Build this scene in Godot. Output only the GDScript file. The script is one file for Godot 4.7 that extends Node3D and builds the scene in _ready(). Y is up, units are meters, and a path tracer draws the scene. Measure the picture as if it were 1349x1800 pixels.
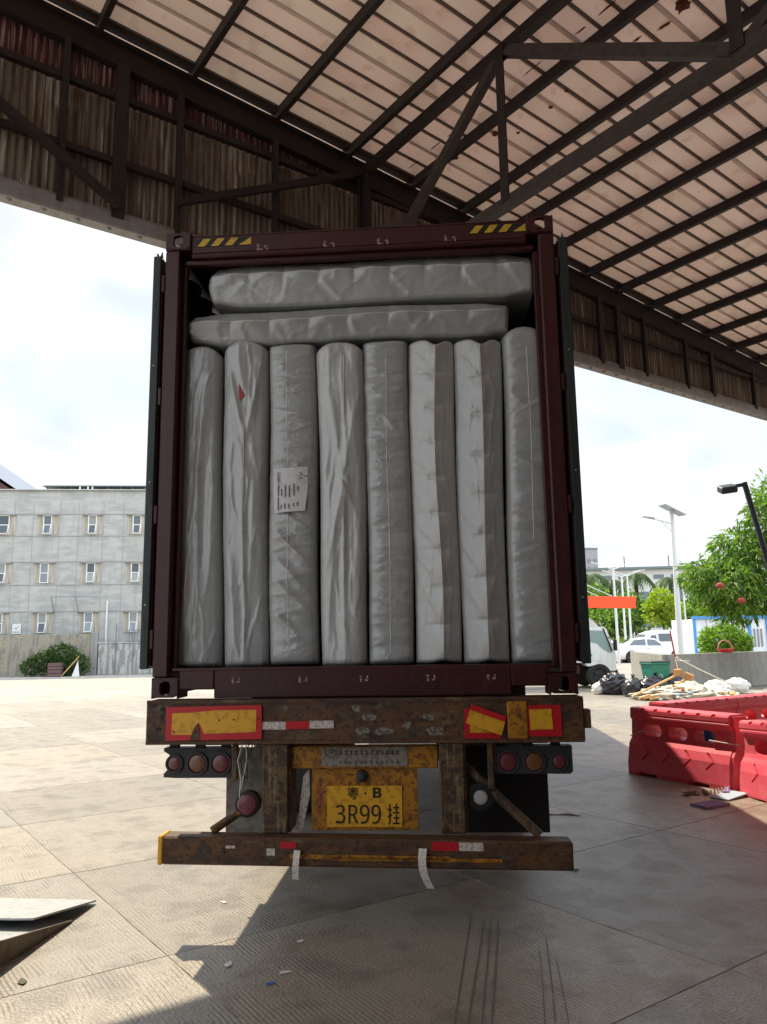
extends Node3D
# A loaded red shipping container on a trailer, backed up to an open shed.
# World: metres, y up, eye at (0, 1.55, 0), looking along -z.

const EYE := 1.55
const YAW_TRUCK := -3.717
const YAW_SHED := 35.78
const ROOF_A := 8.03      # roof underside height at s = 0 ...
const ROOF_B := -0.083    # ... and its fall per metre along the end wall
const WALL_U := 7.545     # distance of the shed's end wall

# ------------------------------------------------------------------ mesh builder
class MB:
	var v := PackedVector3Array()
	var n := PackedVector3Array()
	var uv := PackedVector2Array()
	var col := PackedColorArray()
	var use_col := false
	var cur := Color(1, 1, 1)

	func tri(a: Vector3, b: Vector3, c: Vector3) -> void:      # counter-clockwise from outside
		var nn := (b - a).cross(c - a).normalized()
		for q in [a, c, b]:
			v.append(q); n.append(nn); uv.append(Vector2(q.x, q.y))
			if use_col: col.append(cur)

	func quad(a: Vector3, b: Vector3, c: Vector3, d: Vector3) -> void:
		tri(a, b, c); tri(a, c, d)

	func stri(a: Vector3, b: Vector3, c: Vector3, na: Vector3, nb: Vector3, nc: Vector3) -> void:
		v.append(a); v.append(c); v.append(b)
		n.append(na); n.append(nc); n.append(nb)
		for q in [a, c, b]:
			uv.append(Vector2(q.x, q.y))
			if use_col: col.append(cur)

	# a box with chamfered edges
	func box(c: Vector3, s: Vector3, b := Basis.IDENTITY, ch := 0.0) -> void:
		var h := s * 0.5
		if ch <= 0.0:
			var p := []
			for i in 8:
				p.append(c + b * Vector3(h.x if i & 1 else -h.x, h.y if i & 2 else -h.y, h.z if i & 4 else -h.z))
			quad(p[4], p[5], p[7], p[6]); quad(p[1], p[0], p[2], p[3])
			quad(p[5], p[1], p[3], p[7]); quad(p[0], p[4], p[6], p[2])
			quad(p[6], p[7], p[3], p[2]); quad(p[0], p[1], p[5], p[4])
			return
		ch = minf(ch, minf(h.x, minf(h.y, h.z)) * 0.8)
		for ax in 3:
			var a1 := (ax + 1) % 3
			var a2 := (ax + 2) % 3
			for sg in [-1.0, 1.0]:
				var q := []
				for k in [[-1, -1], [1, -1], [1, 1], [-1, 1]]:
					var w := Vector3.ZERO
					w[ax] = sg * h[ax]; w[a1] = k[0] * (h[a1] - ch); w[a2] = k[1] * (h[a2] - ch)
					q.append(c + b * w)
				if sg > 0: quad(q[0], q[1], q[2], q[3])
				else: quad(q[3], q[2], q[1], q[0])
			for s1 in [-1.0, 1.0]:
				for s2 in [-1.0, 1.0]:
					var q := []
					for k in [-1.0, 1.0]:
						var w := Vector3.ZERO
						w[ax] = k * (h[ax] - ch); w[a1] = s1 * h[a1]; w[a2] = s2 * (h[a2] - ch)
						var w2 := w
						w2[a1] = s1 * (h[a1] - ch); w2[a2] = s2 * h[a2]
						q.append(c + b * w); q.append(c + b * w2)
					if s1 * s2 > 0: quad(q[0], q[1], q[3], q[2])
					else: quad(q[2], q[3], q[1], q[0])
		for sx in [-1.0, 1.0]:
			for sy in [-1.0, 1.0]:
				for sz in [-1.0, 1.0]:
					var a := c + b * Vector3(sx * h.x, sy * (h.y - ch), sz * (h.z - ch))
					var d := c + b * Vector3(sx * (h.x - ch), sy * h.y, sz * (h.z - ch))
					var e := c + b * Vector3(sx * (h.x - ch), sy * (h.y - ch), sz * h.z)
					if sx * sy * sz > 0: tri(a, d, e)
					else: tri(a, e, d)

	# a bar of rectangular section between two points
	func bar(a: Vector3, b: Vector3, w: float, t: float, up := Vector3.UP, ch := 0.0) -> void:
		var z := (b - a).normalized()
		var x := up.cross(z)
		if x.length() < 0.01: x = Vector3.RIGHT.cross(z)
		x = x.normalized()
		var y := z.cross(x)
		box((a + b) * 0.5, Vector3(w, t, (b - a).length()), Basis(x, y, z), ch)

	func tube(path: Array, radii, sides := 8, caps := true) -> void:
		var rings := []
		var dirs := []
		var x := Vector3.ZERO
		for i in path.size():
			var d: Vector3 = (path[mini(i + 1, path.size() - 1)] - path[maxi(i - 1, 0)]).normalized()
			if i == 0:
				x = Vector3.UP.cross(d)
				if x.length() < 0.05: x = Vector3.RIGHT.cross(d)
			x = (x - d * x.dot(d)).normalized()
			var y := d.cross(x)
			var r: float = radii if (radii is float) else radii[i]
			var ring := []
			var rd := []
			for k in sides:
				var a := TAU * k / sides
				var w := x * cos(a) + y * sin(a)
				ring.append(path[i] + w * r); rd.append(w)
			rings.append(ring); dirs.append(rd)
		for i in path.size() - 1:
			for k in sides:
				var k2 := (k + 1) % sides
				stri(rings[i][k], rings[i][k2], rings[i + 1][k2], dirs[i][k], dirs[i][k2], dirs[i + 1][k2])
				stri(rings[i][k], rings[i + 1][k2], rings[i + 1][k], dirs[i][k], dirs[i + 1][k2], dirs[i + 1][k])
		if caps:
			var l := path.size() - 1
			for k in range(1, sides - 1):
				tri(rings[0][0], rings[0][k + 1], rings[0][k])
				tri(rings[l][0], rings[l][k], rings[l][k + 1])

	# profile of (radius, height) turned round the y axis of xf
	func lathe(prof: Array, seg: int, xf := Transform3D.IDENTITY) -> void:
		for i in prof.size() - 1:
			var p: Vector2 = prof[i]
			var q: Vector2 = prof[i + 1]
			var t := (q - p).normalized()
			var nr := Vector2(t.y, -t.x)
			for k in seg:
				var a0 := TAU * k / seg
				var a1 := TAU * (k + 1) / seg
				var e0 := Vector3(cos(a0), 0, -sin(a0))
				var e1 := Vector3(cos(a1), 0, -sin(a1))
				var A := xf * (e0 * p.x + Vector3.UP * p.y)
				var B := xf * (e1 * p.x + Vector3.UP * p.y)
				var C := xf * (e1 * q.x + Vector3.UP * q.y)
				var D := xf * (e0 * q.x + Vector3.UP * q.y)
				var n0 := (xf.basis * (e0 * nr.x + Vector3.UP * nr.y)).normalized()
				var n1 := (xf.basis * (e1 * nr.x + Vector3.UP * nr.y)).normalized()
				if p.x > 1e-5: stri(A, B, C, n0, n1, n1)
				if q.x > 1e-5: stri(A, C, D, n0, n1, n0)

	# polygon (counter-clockwise in xy of xf) pushed from z0 to z1
	func prism(poly: PackedVector2Array, z0: float, z1: float, xf := Transform3D.IDENTITY) -> void:
		var area := 0.0
		for i in poly.size():
			var j := (i + 1) % poly.size()
			area += poly[i].x * poly[j].y - poly[j].x * poly[i].y
		if area < 0: poly.reverse()
		var ix := Geometry2D.triangulate_polygon(poly)
		for i in range(0, ix.size(), 3):
			var a := poly[ix[i]]
			var b := poly[ix[i + 1]]
			var c := poly[ix[i + 2]]
			if (b - a).cross(c - a) < 0:
				var t := b
				b = c; c = t
			tri(xf * Vector3(a.x, a.y, z1), xf * Vector3(b.x, b.y, z1), xf * Vector3(c.x, c.y, z1))
			tri(xf * Vector3(a.x, a.y, z0), xf * Vector3(c.x, c.y, z0), xf * Vector3(b.x, b.y, z0))
		for i in poly.size():
			var a := poly[i]
			var b := poly[(i + 1) % poly.size()]
			quad(xf * Vector3(a.x, a.y, z0), xf * Vector3(b.x, b.y, z0), xf * Vector3(b.x, b.y, z1), xf * Vector3(a.x, a.y, z1))

	# smooth sheet through P[j * nu + i], counter-clockwise with i to the right and j upwards
	func sheet(P: PackedVector3Array, nu: int, nv: int, T := PackedVector2Array()) -> void:
		var N := PackedVector3Array()
		N.resize(P.size())
		for j in nv:
			for i in nu:
				var dx := P[j * nu + mini(i + 1, nu - 1)] - P[j * nu + maxi(i - 1, 0)]
				var dy := P[mini(j + 1, nv - 1) * nu + i] - P[maxi(j - 1, 0) * nu + i]
				N[j * nu + i] = dx.cross(dy).normalized()
		for j in nv - 1:
			for i in nu - 1:
				var a := j * nu + i
				for k in [a, a + nu + 1, a + 1, a, a + nu, a + nu + 1]:
					v.append(P[k]); n.append(N[k])
					uv.append(T[k] if T.size() else Vector2(P[k].x, P[k].y))
					if use_col: col.append(cur)

	func mesh(m: Material = null) -> ArrayMesh:
		var arr := []
		arr.resize(Mesh.ARRAY_MAX)
		arr[Mesh.ARRAY_VERTEX] = v
		arr[Mesh.ARRAY_NORMAL] = n
		arr[Mesh.ARRAY_TEX_UV] = uv
		if use_col: arr[Mesh.ARRAY_COLOR] = col
		var am := ArrayMesh.new()
		am.add_surface_from_arrays(Mesh.PRIMITIVE_TRIANGLES, arr)
		if m: am.surface_set_material(0, m)
		return am

# ------------------------------------------------------------------ scene helpers
var used := {}
var rng := RandomNumberGenerator.new()
var M := {}

func numbered(called: String) -> String:
	if not used.has(called):
		used[called] = 0
		return called
	used[called] += 1
	return "%s_%03d" % [called, used[called]]

func tag(o: Node, label: String, category: String, group := "") -> Node:
	o.set_meta("label", label); o.set_meta("category", category)
	if group: o.set_meta("group", group)
	return o

func thing(called: String, label: String, category: String, at := Vector3.ZERO, turn := 0.0, group := "") -> Node3D:
	var o := Node3D.new()
	o.name = numbered(called)
	add_child(o)
	o.position = at
	o.rotation_degrees.y = turn
	tag(o, label, category, group)
	return o

func part(parent: Node, called: String, mb, m: Material, at := Transform3D.IDENTITY) -> MeshInstance3D:
	var o := MeshInstance3D.new()
	o.name = called if parent != self else numbered(called)
	o.mesh = mb.mesh() if mb is MB else mb
	o.material_override = m
	o.transform = at
	parent.add_child(o, true)
	return o

func pbox(parent: Node, called: String, c: Vector3, s: Vector3, m: Material, ch := 0.004, b := Basis.IDENTITY) -> MeshInstance3D:
	var mb := MB.new()
	mb.box(c, s, b, ch)
	return part(parent, called, mb, m)

func structure(o: Node) -> Node:
	o.set_meta("kind", "structure")
	return o

func copy(o: Node, base: String, label: String) -> Node3D:
	var c: Node3D = o.duplicate()
	c.name = numbered(base)
	add_child(c)
	c.set_meta("label", label)
	return c

# ------------------------------------------------------------------ textures
func noise_bytes(seed_: int, freq: float, oct: int, w: int, h: int, sx := 1, sy := 1, kind := FastNoiseLite.TYPE_SIMPLEX_SMOOTH) -> PackedByteArray:
	var f := FastNoiseLite.new()
	f.seed = seed_; f.noise_type = kind; f.frequency = freq
	f.fractal_octaves = oct
	f.fractal_type = FastNoiseLite.FRACTAL_FBM if oct > 1 else FastNoiseLite.FRACTAL_NONE
	var im := f.get_seamless_image(maxi(8, w / sx), maxi(8, h / sy), false, false, 0.12)
	im.convert(Image.FORMAT_L8)
	if sx > 1 or sy > 1: im.resize(w, h, Image.INTERPOLATE_CUBIC)
	return im.get_data()

# base colour with layers [noise, low, high, colour, strength] laid over it
func paint(w: int, h: int, base: Color, layers: Array) -> ImageTexture:
	var out := PackedByteArray()
	out.resize(w * h * 3)
	var total := w * h
	var R := PackedFloat32Array(); R.resize(total); R.fill(base.r)
	var G := PackedFloat32Array(); G.resize(total); G.fill(base.g)
	var B := PackedFloat32Array(); B.resize(total); B.fill(base.b)
	for l in layers:
		var nb: PackedByteArray = l[0]
		var c: Color = l[3]
		var lut := PackedFloat32Array()
		for k in 256: lut.append(smoothstep(l[1], l[2], k / 255.0) * l[4])
		for i in total:
			var a := lut[nb[i]]
			if a > 0.003:
				R[i] += (c.r - R[i]) * a
				G[i] += (c.g - G[i]) * a
				B[i] += (c.b - B[i]) * a
	for i in total:
		out[i * 3] = clampi(int(R[i] * 255.0), 0, 255)
		out[i * 3 + 1] = clampi(int(G[i] * 255.0), 0, 255)
		out[i * 3 + 2] = clampi(int(B[i] * 255.0), 0, 255)
	var im := Image.create_from_data(w, h, false, Image.FORMAT_RGB8, out)
	im.generate_mipmaps()
	return ImageTexture.create_from_image(im)

func bump(w: int, h: int, data: PackedByteArray, k: float) -> ImageTexture:
	var im := Image.create_from_data(w, h, false, Image.FORMAT_L8, data)
	im.convert(Image.FORMAT_RGBA8)
	im.bump_map_to_normal_map(k)
	im.generate_mipmaps()
	return ImageTexture.create_from_image(im)

func mat(color: Color, rough := 0.7, metal := 0.0) -> StandardMaterial3D:
	var m := StandardMaterial3D.new()
	m.albedo_color = color
	m.roughness = rough
	m.metallic = metal
	m.cull_mode = BaseMaterial3D.CULL_DISABLED
	return m

func tmat(t: Texture2D, scale: float, rough := 0.7, nrm: Texture2D = null, nk := 1.0, world := false) -> StandardMaterial3D:
	var m := mat(Color(1, 1, 1), rough)
	m.albedo_texture = t
	m.uv1_triplanar = true
	m.uv1_world_triplanar = world
	m.uv1_scale = Vector3.ONE * scale
	if nrm:
		m.normal_enabled = true; m.normal_texture = nrm; m.normal_scale = nk
	return m

func s8(r: int, g: int, b: int) -> Color:
	return Color(r / 255.0, g / 255.0, b / 255.0)

func make_materials() -> void:
	var W := 384
	var fine := noise_bytes(1, 0.09, 4, W, W)
	var mid := noise_bytes(2, 0.022, 4, W, W)
	var big := noise_bytes(3, 0.008, 3, W, W)
	var spots := noise_bytes(4, 0.05, 3, W, W)
	var cells := noise_bytes(5, 0.035, 2, W, W, 1, 1, FastNoiseLite.TYPE_CELLULAR)
	var vs := noise_bytes(6, 0.06, 3, W, W, 1, 14)          # vertical streaks
	var vs2 := noise_bytes(7, 0.12, 2, W, W, 1, 40)
	var vs3 := noise_bytes(8, 0.03, 3, W, W, 1, 8)
	var hs := noise_bytes(9, 0.04, 4, W, W, 3, 1)            # smears along the beams
	var hs2 := noise_bytes(10, 0.025, 4, W, W, 2, 1)
	var hs3 := noise_bytes(11, 0.07, 3, W, W, 4, 1)
	# concrete: stains, pale patches, grain
	M.concrete_far = tmat(paint(W, W, s8(146, 141, 132), [[big, 0.35, 0.7, s8(132, 127, 118), 0.7], [mid, 0.5, 0.75, s8(160, 154, 144), 0.6], [fine, 0.55, 0.9, s8(118, 113, 105), 0.4], [spots, 0.68, 0.8, s8(108, 102, 94), 0.35]]), 0.09, 0.75, null, 1.0, true)
	# grooved slabs: 2.3 cm brush grooves that are worn away in patches
	var GW := 768
	var worn := noise_bytes(21, 0.006, 3, GW, GW)
	var gfine := noise_bytes(22, 0.11, 4, GW, GW)
	var gmid := noise_bytes(23, 0.016, 4, GW, GW)
	var gspot := noise_bytes(24, 0.04, 3, GW, GW)
	var wob := noise_bytes(25, 0.008, 2, GW, GW)
	var gstain := noise_bytes(26, 0.005, 4, GW, GW)
	var gspeck := noise_bytes(27, 0.16, 2, GW, GW)
	var gb := PackedByteArray(); gb.resize(GW * GW)
	var ga := PackedByteArray(); ga.resize(GW * GW)
	var wear := PackedFloat32Array(); wear.resize(256)
	for k in 256: wear[k] = smoothstep(0.36, 0.62, k / 255.0)
	var lineh := PackedFloat32Array(); lineh.resize(256)
	for k in 256:
		var t := k / 256.0
		lineh[k] = clampf(1.0 - absf(t - 0.5) * 5.5, 0.0, 1.0)
	var jit := PackedFloat32Array()
	for k in 1024: jit.append(rng.randf())
	for y in GW:
		for x in GW:
			var i := y * GW + x
			var ph := x * 80.0 / GW + (wob[i] - 128) * 0.0012
			var gi := int(floor(ph))
			var l := lineh[int((ph - gi) * 255.0) & 255] * (0.45 + 0.55 * jit[gi & 1023])
			var wv := wear[worn[i]]
			var g := l * wv
			gb[i] = clampi(int(190.0 - 120.0 * g + (gfine[i] - 128) * 0.32), 0, 255)
			ga[i] = clampi(int(g * 255.0), 0, 255)
	M.groove_nrm = bump(GW, GW, gb, 3.0)
	var slab_tone := [s8(147, 141, 130)]
	M.slab = []
	for k in 5:
		var t := paint(GW, GW, slab_tone[0], [[gmid, 0.4, 0.75, s8(132, 127, 119), 0.6], [worn, 0.15, 0.4, s8(160, 155, 145), 0.6], [gstain, 0.5, 0.85, s8(112, 107, 100), 0.5], [gfine, 0.5, 0.9, s8(108, 103, 96), 0.5], [gspot, 0.7, 0.85, s8(104, 98, 91), 0.25], [gspeck, 0.74, 0.82, s8(70, 66, 60), 0.6], [ga, 0.1, 0.9, s8(100, 94, 84), 0.5]]) if k == 0 else null
		var m := mat([Color(1, 1, 1), Color(0.94, 0.945, 0.95), Color(1.0, 0.985, 0.96), Color(0.90, 0.895, 0.885), Color(0.97, 0.96, 0.945)][k], 0.42)
		m.albedo_texture = t if k == 0 else M.slab[0].albedo_texture
		m.normal_enabled = true
		m.normal_texture = M.groove_nrm
		m.normal_scale = 1.0
		M.slab.append(m)
	M.skid = mat(s8(108, 104, 97), 0.55)
	M.joint = mat(s8(62, 56, 48), 0.95)
	# roof sheets: off-white enamel, pinkish, with rust blooms
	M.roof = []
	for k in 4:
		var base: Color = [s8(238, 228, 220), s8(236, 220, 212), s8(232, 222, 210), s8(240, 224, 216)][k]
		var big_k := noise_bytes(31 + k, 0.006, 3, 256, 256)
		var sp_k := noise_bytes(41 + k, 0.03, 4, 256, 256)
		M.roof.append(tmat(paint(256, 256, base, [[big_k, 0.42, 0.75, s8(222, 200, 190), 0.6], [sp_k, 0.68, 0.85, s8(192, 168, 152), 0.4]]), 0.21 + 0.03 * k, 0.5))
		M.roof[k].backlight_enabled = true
		M.roof[k].backlight = Color(0.38, 0.345, 0.33)      # translucency added to the pale sheets to brighten the underside
	M.rib = mat(s8(112, 98, 92), 0.7)
	M.rust = tmat(paint(256, 256, s8(120, 58, 34), [[noise_bytes(51, 0.05, 4, 256, 256), 0.4, 0.7, s8(70, 36, 26), 0.8]]), 1.6, 0.9)
	# dark red oxide steel of the shed
	M.steel = tmat(paint(W, W, s8(40, 31, 31), [[mid, 0.45, 0.7, s8(30, 26, 26), 0.8], [spots, 0.6, 0.8, s8(58, 38, 32), 0.6], [fine, 0.6, 0.9, s8(38, 32, 30), 0.4]]), 0.8, 0.65)
	M.steel_grey = tmat(paint(W, W, s8(66, 58, 56), [[mid, 0.4, 0.7, s8(52, 44, 42), 0.8], [spots, 0.6, 0.8, s8(78, 50, 40), 0.6], [fine, 0.6, 0.9, s8(60, 52, 48), 0.4]]), 0.8, 0.65)
	# end wall cladding, streaked with dirt and rust along its ribs
	M.clad = tmat(paint(W, W, s8(184, 176, 166), [[vs3, 0.4, 0.6, s8(154, 140, 124), 0.75], [vs, 0.45, 0.6, s8(116, 96, 78), 0.7], [vs2, 0.52, 0.62, s8(172, 162, 146), 0.7], [vs, 0.6, 0.72, s8(110, 66, 40), 0.6], [vs2, 0.25, 0.4, s8(70, 60, 52), 0.55]]), 0.5, 0.7)
	M.clad_red = tmat(paint(W, W, s8(96, 48, 46), [[vs3, 0.45, 0.65, s8(70, 38, 38), 0.8], [vs2, 0.64, 0.7, s8(190, 182, 172), 0.75], [vs, 0.6, 0.75, s8(60, 34, 32), 0.7]]), 0.45, 0.6)
	M.trim = tmat(paint(W, W, s8(140, 140, 144), [[vs3, 0.5, 0.7, s8(124, 116, 112), 0.6], [spots, 0.6, 0.8, s8(140, 112, 92), 0.5]]), 0.5, 0.5)
	# container paint
	M.maroon = tmat(paint(W, W, s8(62, 19, 23), [[mid, 0.5, 0.75, s8(50, 16, 20), 0.7], [spots, 0.62, 0.76, s8(60, 32, 30), 0.6], [fine, 0.66, 0.85, s8(108, 54, 52), 0.35], [vs, 0.62, 0.75, s8(72, 34, 32), 0.5]]), 0.7, 0.42)
	M.inside = tmat(paint(W, W, s8(92, 96, 104), [[vs, 0.5, 0.7, s8(72, 74, 80), 0.6], [spots, 0.65, 0.8, s8(70, 58, 52), 0.5]]), 0.6, 0.6)
	M.door_edge = tmat(paint(W, W, s8(44, 54, 54), [[vs, 0.5, 0.7, s8(30, 36, 38), 0.7], [fine, 0.6, 0.9, s8(66, 72, 70), 0.3]]), 1.0, 0.5)
	M.rubber = mat(s8(30, 30, 31), 0.75)
	M.black = mat(s8(26, 26, 27), 0.55)
	M.zinc = mat(s8(150, 150, 148), 0.4, 0.6)
	M.yellow_stripe = tmat(paint(256, 256, s8(214, 176, 52), [[noise_bytes(61, 0.05, 4, 256, 256), 0.5, 0.8, s8(150, 122, 48), 0.6]]), 3.0, 0.5)
	M.scuff = tmat(paint(256, 256, s8(178, 160, 156), [[noise_bytes(62, 0.06, 4, 256, 256), 0.45, 0.6, s8(110, 50, 50), 0.9]]), 4.0, 0.7)
	# bale wrap: grey woven plastic film
	var WW := 512
	var wv1 := noise_bytes(71, 0.30, 2, WW, WW, 1, 12)
	var wv2 := noise_bytes(72, 0.30, 2, WW, WW, 12, 1)
	var wb := noise_bytes(73, 0.010, 3, WW, WW)
	var wm := noise_bytes(74, 0.03, 4, WW, WW)
	var weave := PackedByteArray(); weave.resize(WW * WW)
	for i in WW * WW: weave[i] = (wv1[i] + wv2[i]) / 2
	var wrapn := bump(WW, WW, weave, 1.2)
	M.wrap = []
	for c in [s8(178, 181, 182), s8(166, 169, 170), s8(187, 190, 190)]:
		var m := tmat(paint(WW, WW, c, [[wb, 0.4, 0.75, c * Color(0.93, 0.93, 0.92), 0.6], [wv1, 0.55, 0.75, c * Color(0.9, 0.9, 0.9), 0.5], [wv2, 0.55, 0.75, c * Color(1.06, 1.06, 1.05), 0.4]]), 1.9, 0.30, wrapn, 0.15)
		m.clearcoat_enabled = true
		m.clearcoat = 0.5
		m.clearcoat_roughness = 0.22
		m.metallic_specular = 0.62
		M.wrap.append(m)
	M.seam_and_glint = mat(s8(226, 224, 216), 0.5)  # pale seam thread, and the highlight painted along the bale ridges
	M.paper = tmat(paint(256, 256, s8(224, 224, 228), [[noise_bytes(81, 0.02, 3, 256, 256), 0.5, 0.8, s8(206, 206, 212), 0.6]]), 3.0, 0.75)
	M.ink = mat(s8(52, 52, 58), 0.8)
	# trailer paint: yellow under grime, rust and scraped patches
	var grime := [[mid, 0.38, 0.62, s8(74, 56, 40), 0.85], [big, 0.45, 0.7, s8(48, 42, 36), 0.8], [spots, 0.6, 0.7, s8(96, 50, 28), 0.8], [fine, 0.62, 0.8, s8(34, 30, 26), 0.6]]
	M.chassis = tmat(paint(W, W, s8(168, 128, 44), grime), 1.3, 0.62)
	M.chassis_dark = tmat(paint(W, W, s8(84, 70, 48), [[hs2, 0.48, 0.66, s8(44, 38, 33), 0.9], [big, 0.48, 0.7, s8(120, 96, 54), 0.6], [hs, 0.56, 0.68, s8(150, 108, 36), 0.65], [hs3, 0.64, 0.72, s8(120, 112, 98), 0.45], [hs, 0.25, 0.36, s8(82, 46, 28), 0.6], [fine, 0.6, 0.8, s8(26, 23, 21), 0.6]]), 0.8, 0.62)
	M.chassis_yellow = tmat(paint(W, W, s8(176, 118, 24), [[mid, 0.45, 0.7, s8(124, 80, 24), 0.8], [spots, 0.64, 0.76, s8(84, 50, 28), 0.8], [fine, 0.66, 0.85, s8(60, 42, 26), 0.5]]), 1.4, 0.5)
	M.bracket = tmat(paint(W, W, s8(104, 82, 54), [[hs2, 0.45, 0.66, s8(62, 48, 37), 0.85], [mid, 0.5, 0.7, s8(46, 36, 29), 0.8], [vs, 0.66, 0.74, s8(158, 146, 124), 0.5], [spots, 0.62, 0.72, s8(96, 52, 30), 0.6], [fine, 0.62, 0.8, s8(36, 29, 25), 0.6]]), 1.3, 0.65)
	M.frame = tmat(paint(W, W, s8(58, 52, 46), [[mid, 0.45, 0.7, s8(40, 36, 33), 0.8], [spots, 0.62, 0.75, s8(84, 56, 38), 0.6]]), 0.9, 0.7)
	M.refl_red = mat(s8(190, 28, 40), 0.35)
	M.refl_yellow = tmat(paint(256, 256, s8(222, 168, 44), [[noise_bytes(91, 0.03, 4, 256, 256), 0.5, 0.75, s8(186, 132, 38), 0.6]]), 2.2, 0.4)
	M.scrap = tmat(paint(256, 256, s8(132, 126, 116), [[noise_bytes(96, 0.05, 4, 256, 256), 0.4, 0.6, s8(78, 68, 56), 0.8]]), 3.0, 0.7)
	M.tape_white = tmat(paint(256, 256, s8(206, 200, 192), [[noise_bytes(92, 0.06, 4, 256, 256), 0.5, 0.7, s8(150, 140, 130), 0.7]]), 3.0, 0.5)
	M.lens_red = mat(s8(104, 30, 42), 0.25); M.lens_red.clearcoat_enabled = true
	M.lens_amber = mat(s8(110, 64, 30), 0.25); M.lens_amber.clearcoat_enabled = true
	M.lens_clear = mat(s8(176, 178, 176), 0.2); M.lens_clear.clearcoat_enabled = true
	M.housing = mat(s8(52, 52, 56), 0.6)
	M.flap_grey = tmat(paint(256, 256, s8(118, 116, 112), [[noise_bytes(93, 0.03, 4, 256, 256), 0.45, 0.7, s8(92, 88, 82), 0.7]]), 1.4, 0.75)
	M.plate = tmat(paint(256, 256, s8(224, 168, 36), [[noise_bytes(94, 0.03, 4, 256, 256), 0.5, 0.75, s8(176, 126, 36), 0.6]]), 2.5, 0.45)
	M.plate_ink = mat(s8(30, 22, 18), 0.6)
	M.nameplate = tmat(paint(256, 256, s8(138, 130, 120), [[noise_bytes(95, 0.04, 4, 256, 256), 0.45, 0.7, s8(104, 96, 88), 0.8]]), 2.2, 0.55)
	M.cable = mat(s8(206, 202, 196), 0.6)
	M.ramp = tmat(paint(W, W, s8(168, 174, 176), [[mid, 0.45, 0.7, s8(150, 156, 158), 0.7], [fine, 0.55, 0.85, s8(120, 124, 124), 0.4], [spots, 0.68, 0.8, s8(132, 122, 108), 0.4]]), 1.2, 0.5)
	M.ramp_side = tmat(paint(W, W, s8(116, 106, 94), [[mid, 0.45, 0.7, s8(90, 80, 68), 0.7], [spots, 0.6, 0.75, s8(120, 82, 58), 0.5]]), 1.2, 0.7)
	M.barrier = tmat(paint(W, W, s8(244, 98, 118), [[mid, 0.45, 0.7, s8(234, 104, 120), 0.6], [big, 0.5, 0.7, s8(246, 130, 144), 0.5], [spots, 0.64, 0.8, s8(204, 120, 124), 0.5], [cells, 0.75, 0.95, s8(176, 110, 104), 0.35], [fine, 0.66, 0.85, s8(240, 130, 142), 0.25]]), 1.0, 0.36)
	M.plaster = tmat(paint(512, 512, s8(172, 174, 170), [[noise_bytes(101, 0.012, 4, 512, 512), 0.4, 0.7, s8(158, 160, 158), 0.8], [noise_bytes(102, 0.05, 3, 512, 512, 6, 1), 0.5, 0.7, s8(184, 185, 181), 0.6], [noise_bytes(103, 0.05, 3, 512, 512, 1, 10), 0.62, 0.8, s8(152, 154, 150), 0.4]]), 0.13, 0.85)
	M.plaster_dark = tmat(paint(W, W, s8(146, 147, 144), [[vs3, 0.45, 0.7, s8(126, 127, 124), 0.6]]), 0.2, 0.85)
	M.plaster_joint = mat(s8(160, 162, 158), 0.85)
	M.niche = tmat(paint(W, W, s8(176, 170, 158), [[vs3, 0.45, 0.65, s8(152, 146, 132), 0.7], [vs, 0.6, 0.75, s8(120, 112, 96), 0.5]]), 0.3, 0.85)
	M.yard_wall = tmat(paint(W, W, s8(148, 144, 132), [[vs3, 0.45, 0.7, s8(118, 114, 104), 0.7], [big, 0.5, 0.7, s8(160, 150, 128), 0.6], [spots, 0.66, 0.8, s8(98, 94, 86), 0.4]]), 0.3, 0.85)
	M.low_wall = tmat(paint(W, W, s8(176, 176, 172), [[vs3, 0.45, 0.65, s8(132, 132, 128), 0.8], [spots, 0.62, 0.8, s8(110, 110, 106), 0.5]]), 0.35, 0.85)
	M.white = mat(s8(222, 222, 220), 0.55)
	M.white_car = mat(s8(224, 226, 228), 0.25); M.white_car.clearcoat_enabled = true
	M.glass_dark = mat(s8(66, 78, 84), 0.08); M.glass_dark.metallic_specular = 0.8
	M.pane = mat(s8(112, 124, 134), 0.12); M.pane.metallic_specular = 0.8
	M.panes = [M.pane, mat(s8(92, 104, 112), 0.12), mat(s8(136, 142, 140), 0.2), mat(s8(76, 84, 92), 0.1)]
	M.tyre = mat(s8(44, 44, 44), 0.85)
	M.rim = mat(s8(168, 168, 168), 0.35, 0.7)
	M.cab = tmat(paint(W, W, s8(236, 240, 237), [[mid, 0.5, 0.75, s8(226, 231, 227), 0.6], [vs3, 0.6, 0.8, s8(206, 211, 203), 0.4]]), 0.5, 0.35)
	M.cab_glass = mat(s8(150, 172, 170), 0.1)  # pale tint stands in for the sky reflected in the window
	M.deflector = mat(s8(206, 200, 190), 0.5)
	M.bin_green = mat(s8(38, 128, 104), 0.5)
	M.bin_lid = mat(s8(60, 68, 66), 0.6)
	M.bag = mat(s8(46, 46, 52), 0.28)
	M.wood = tmat(paint(W, W, s8(196, 158, 104), [[noise_bytes(111, 0.08, 3, W, W, 10, 1), 0.45, 0.7, s8(164, 122, 74), 0.7]]), 1.0, 0.75)
	M.board = mat(s8(208, 200, 180), 0.8)
	M.cardboard = mat(s8(176, 130, 84), 0.85)
	M.sack = mat(s8(226, 224, 216), 0.7)
	M.blue_plastic = mat(s8(54, 110, 196), 0.45)
	M.lilac = mat(s8(152, 138, 186), 0.6)
	M.pale_blue = mat(s8(170, 190, 206), 0.6)
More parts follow.
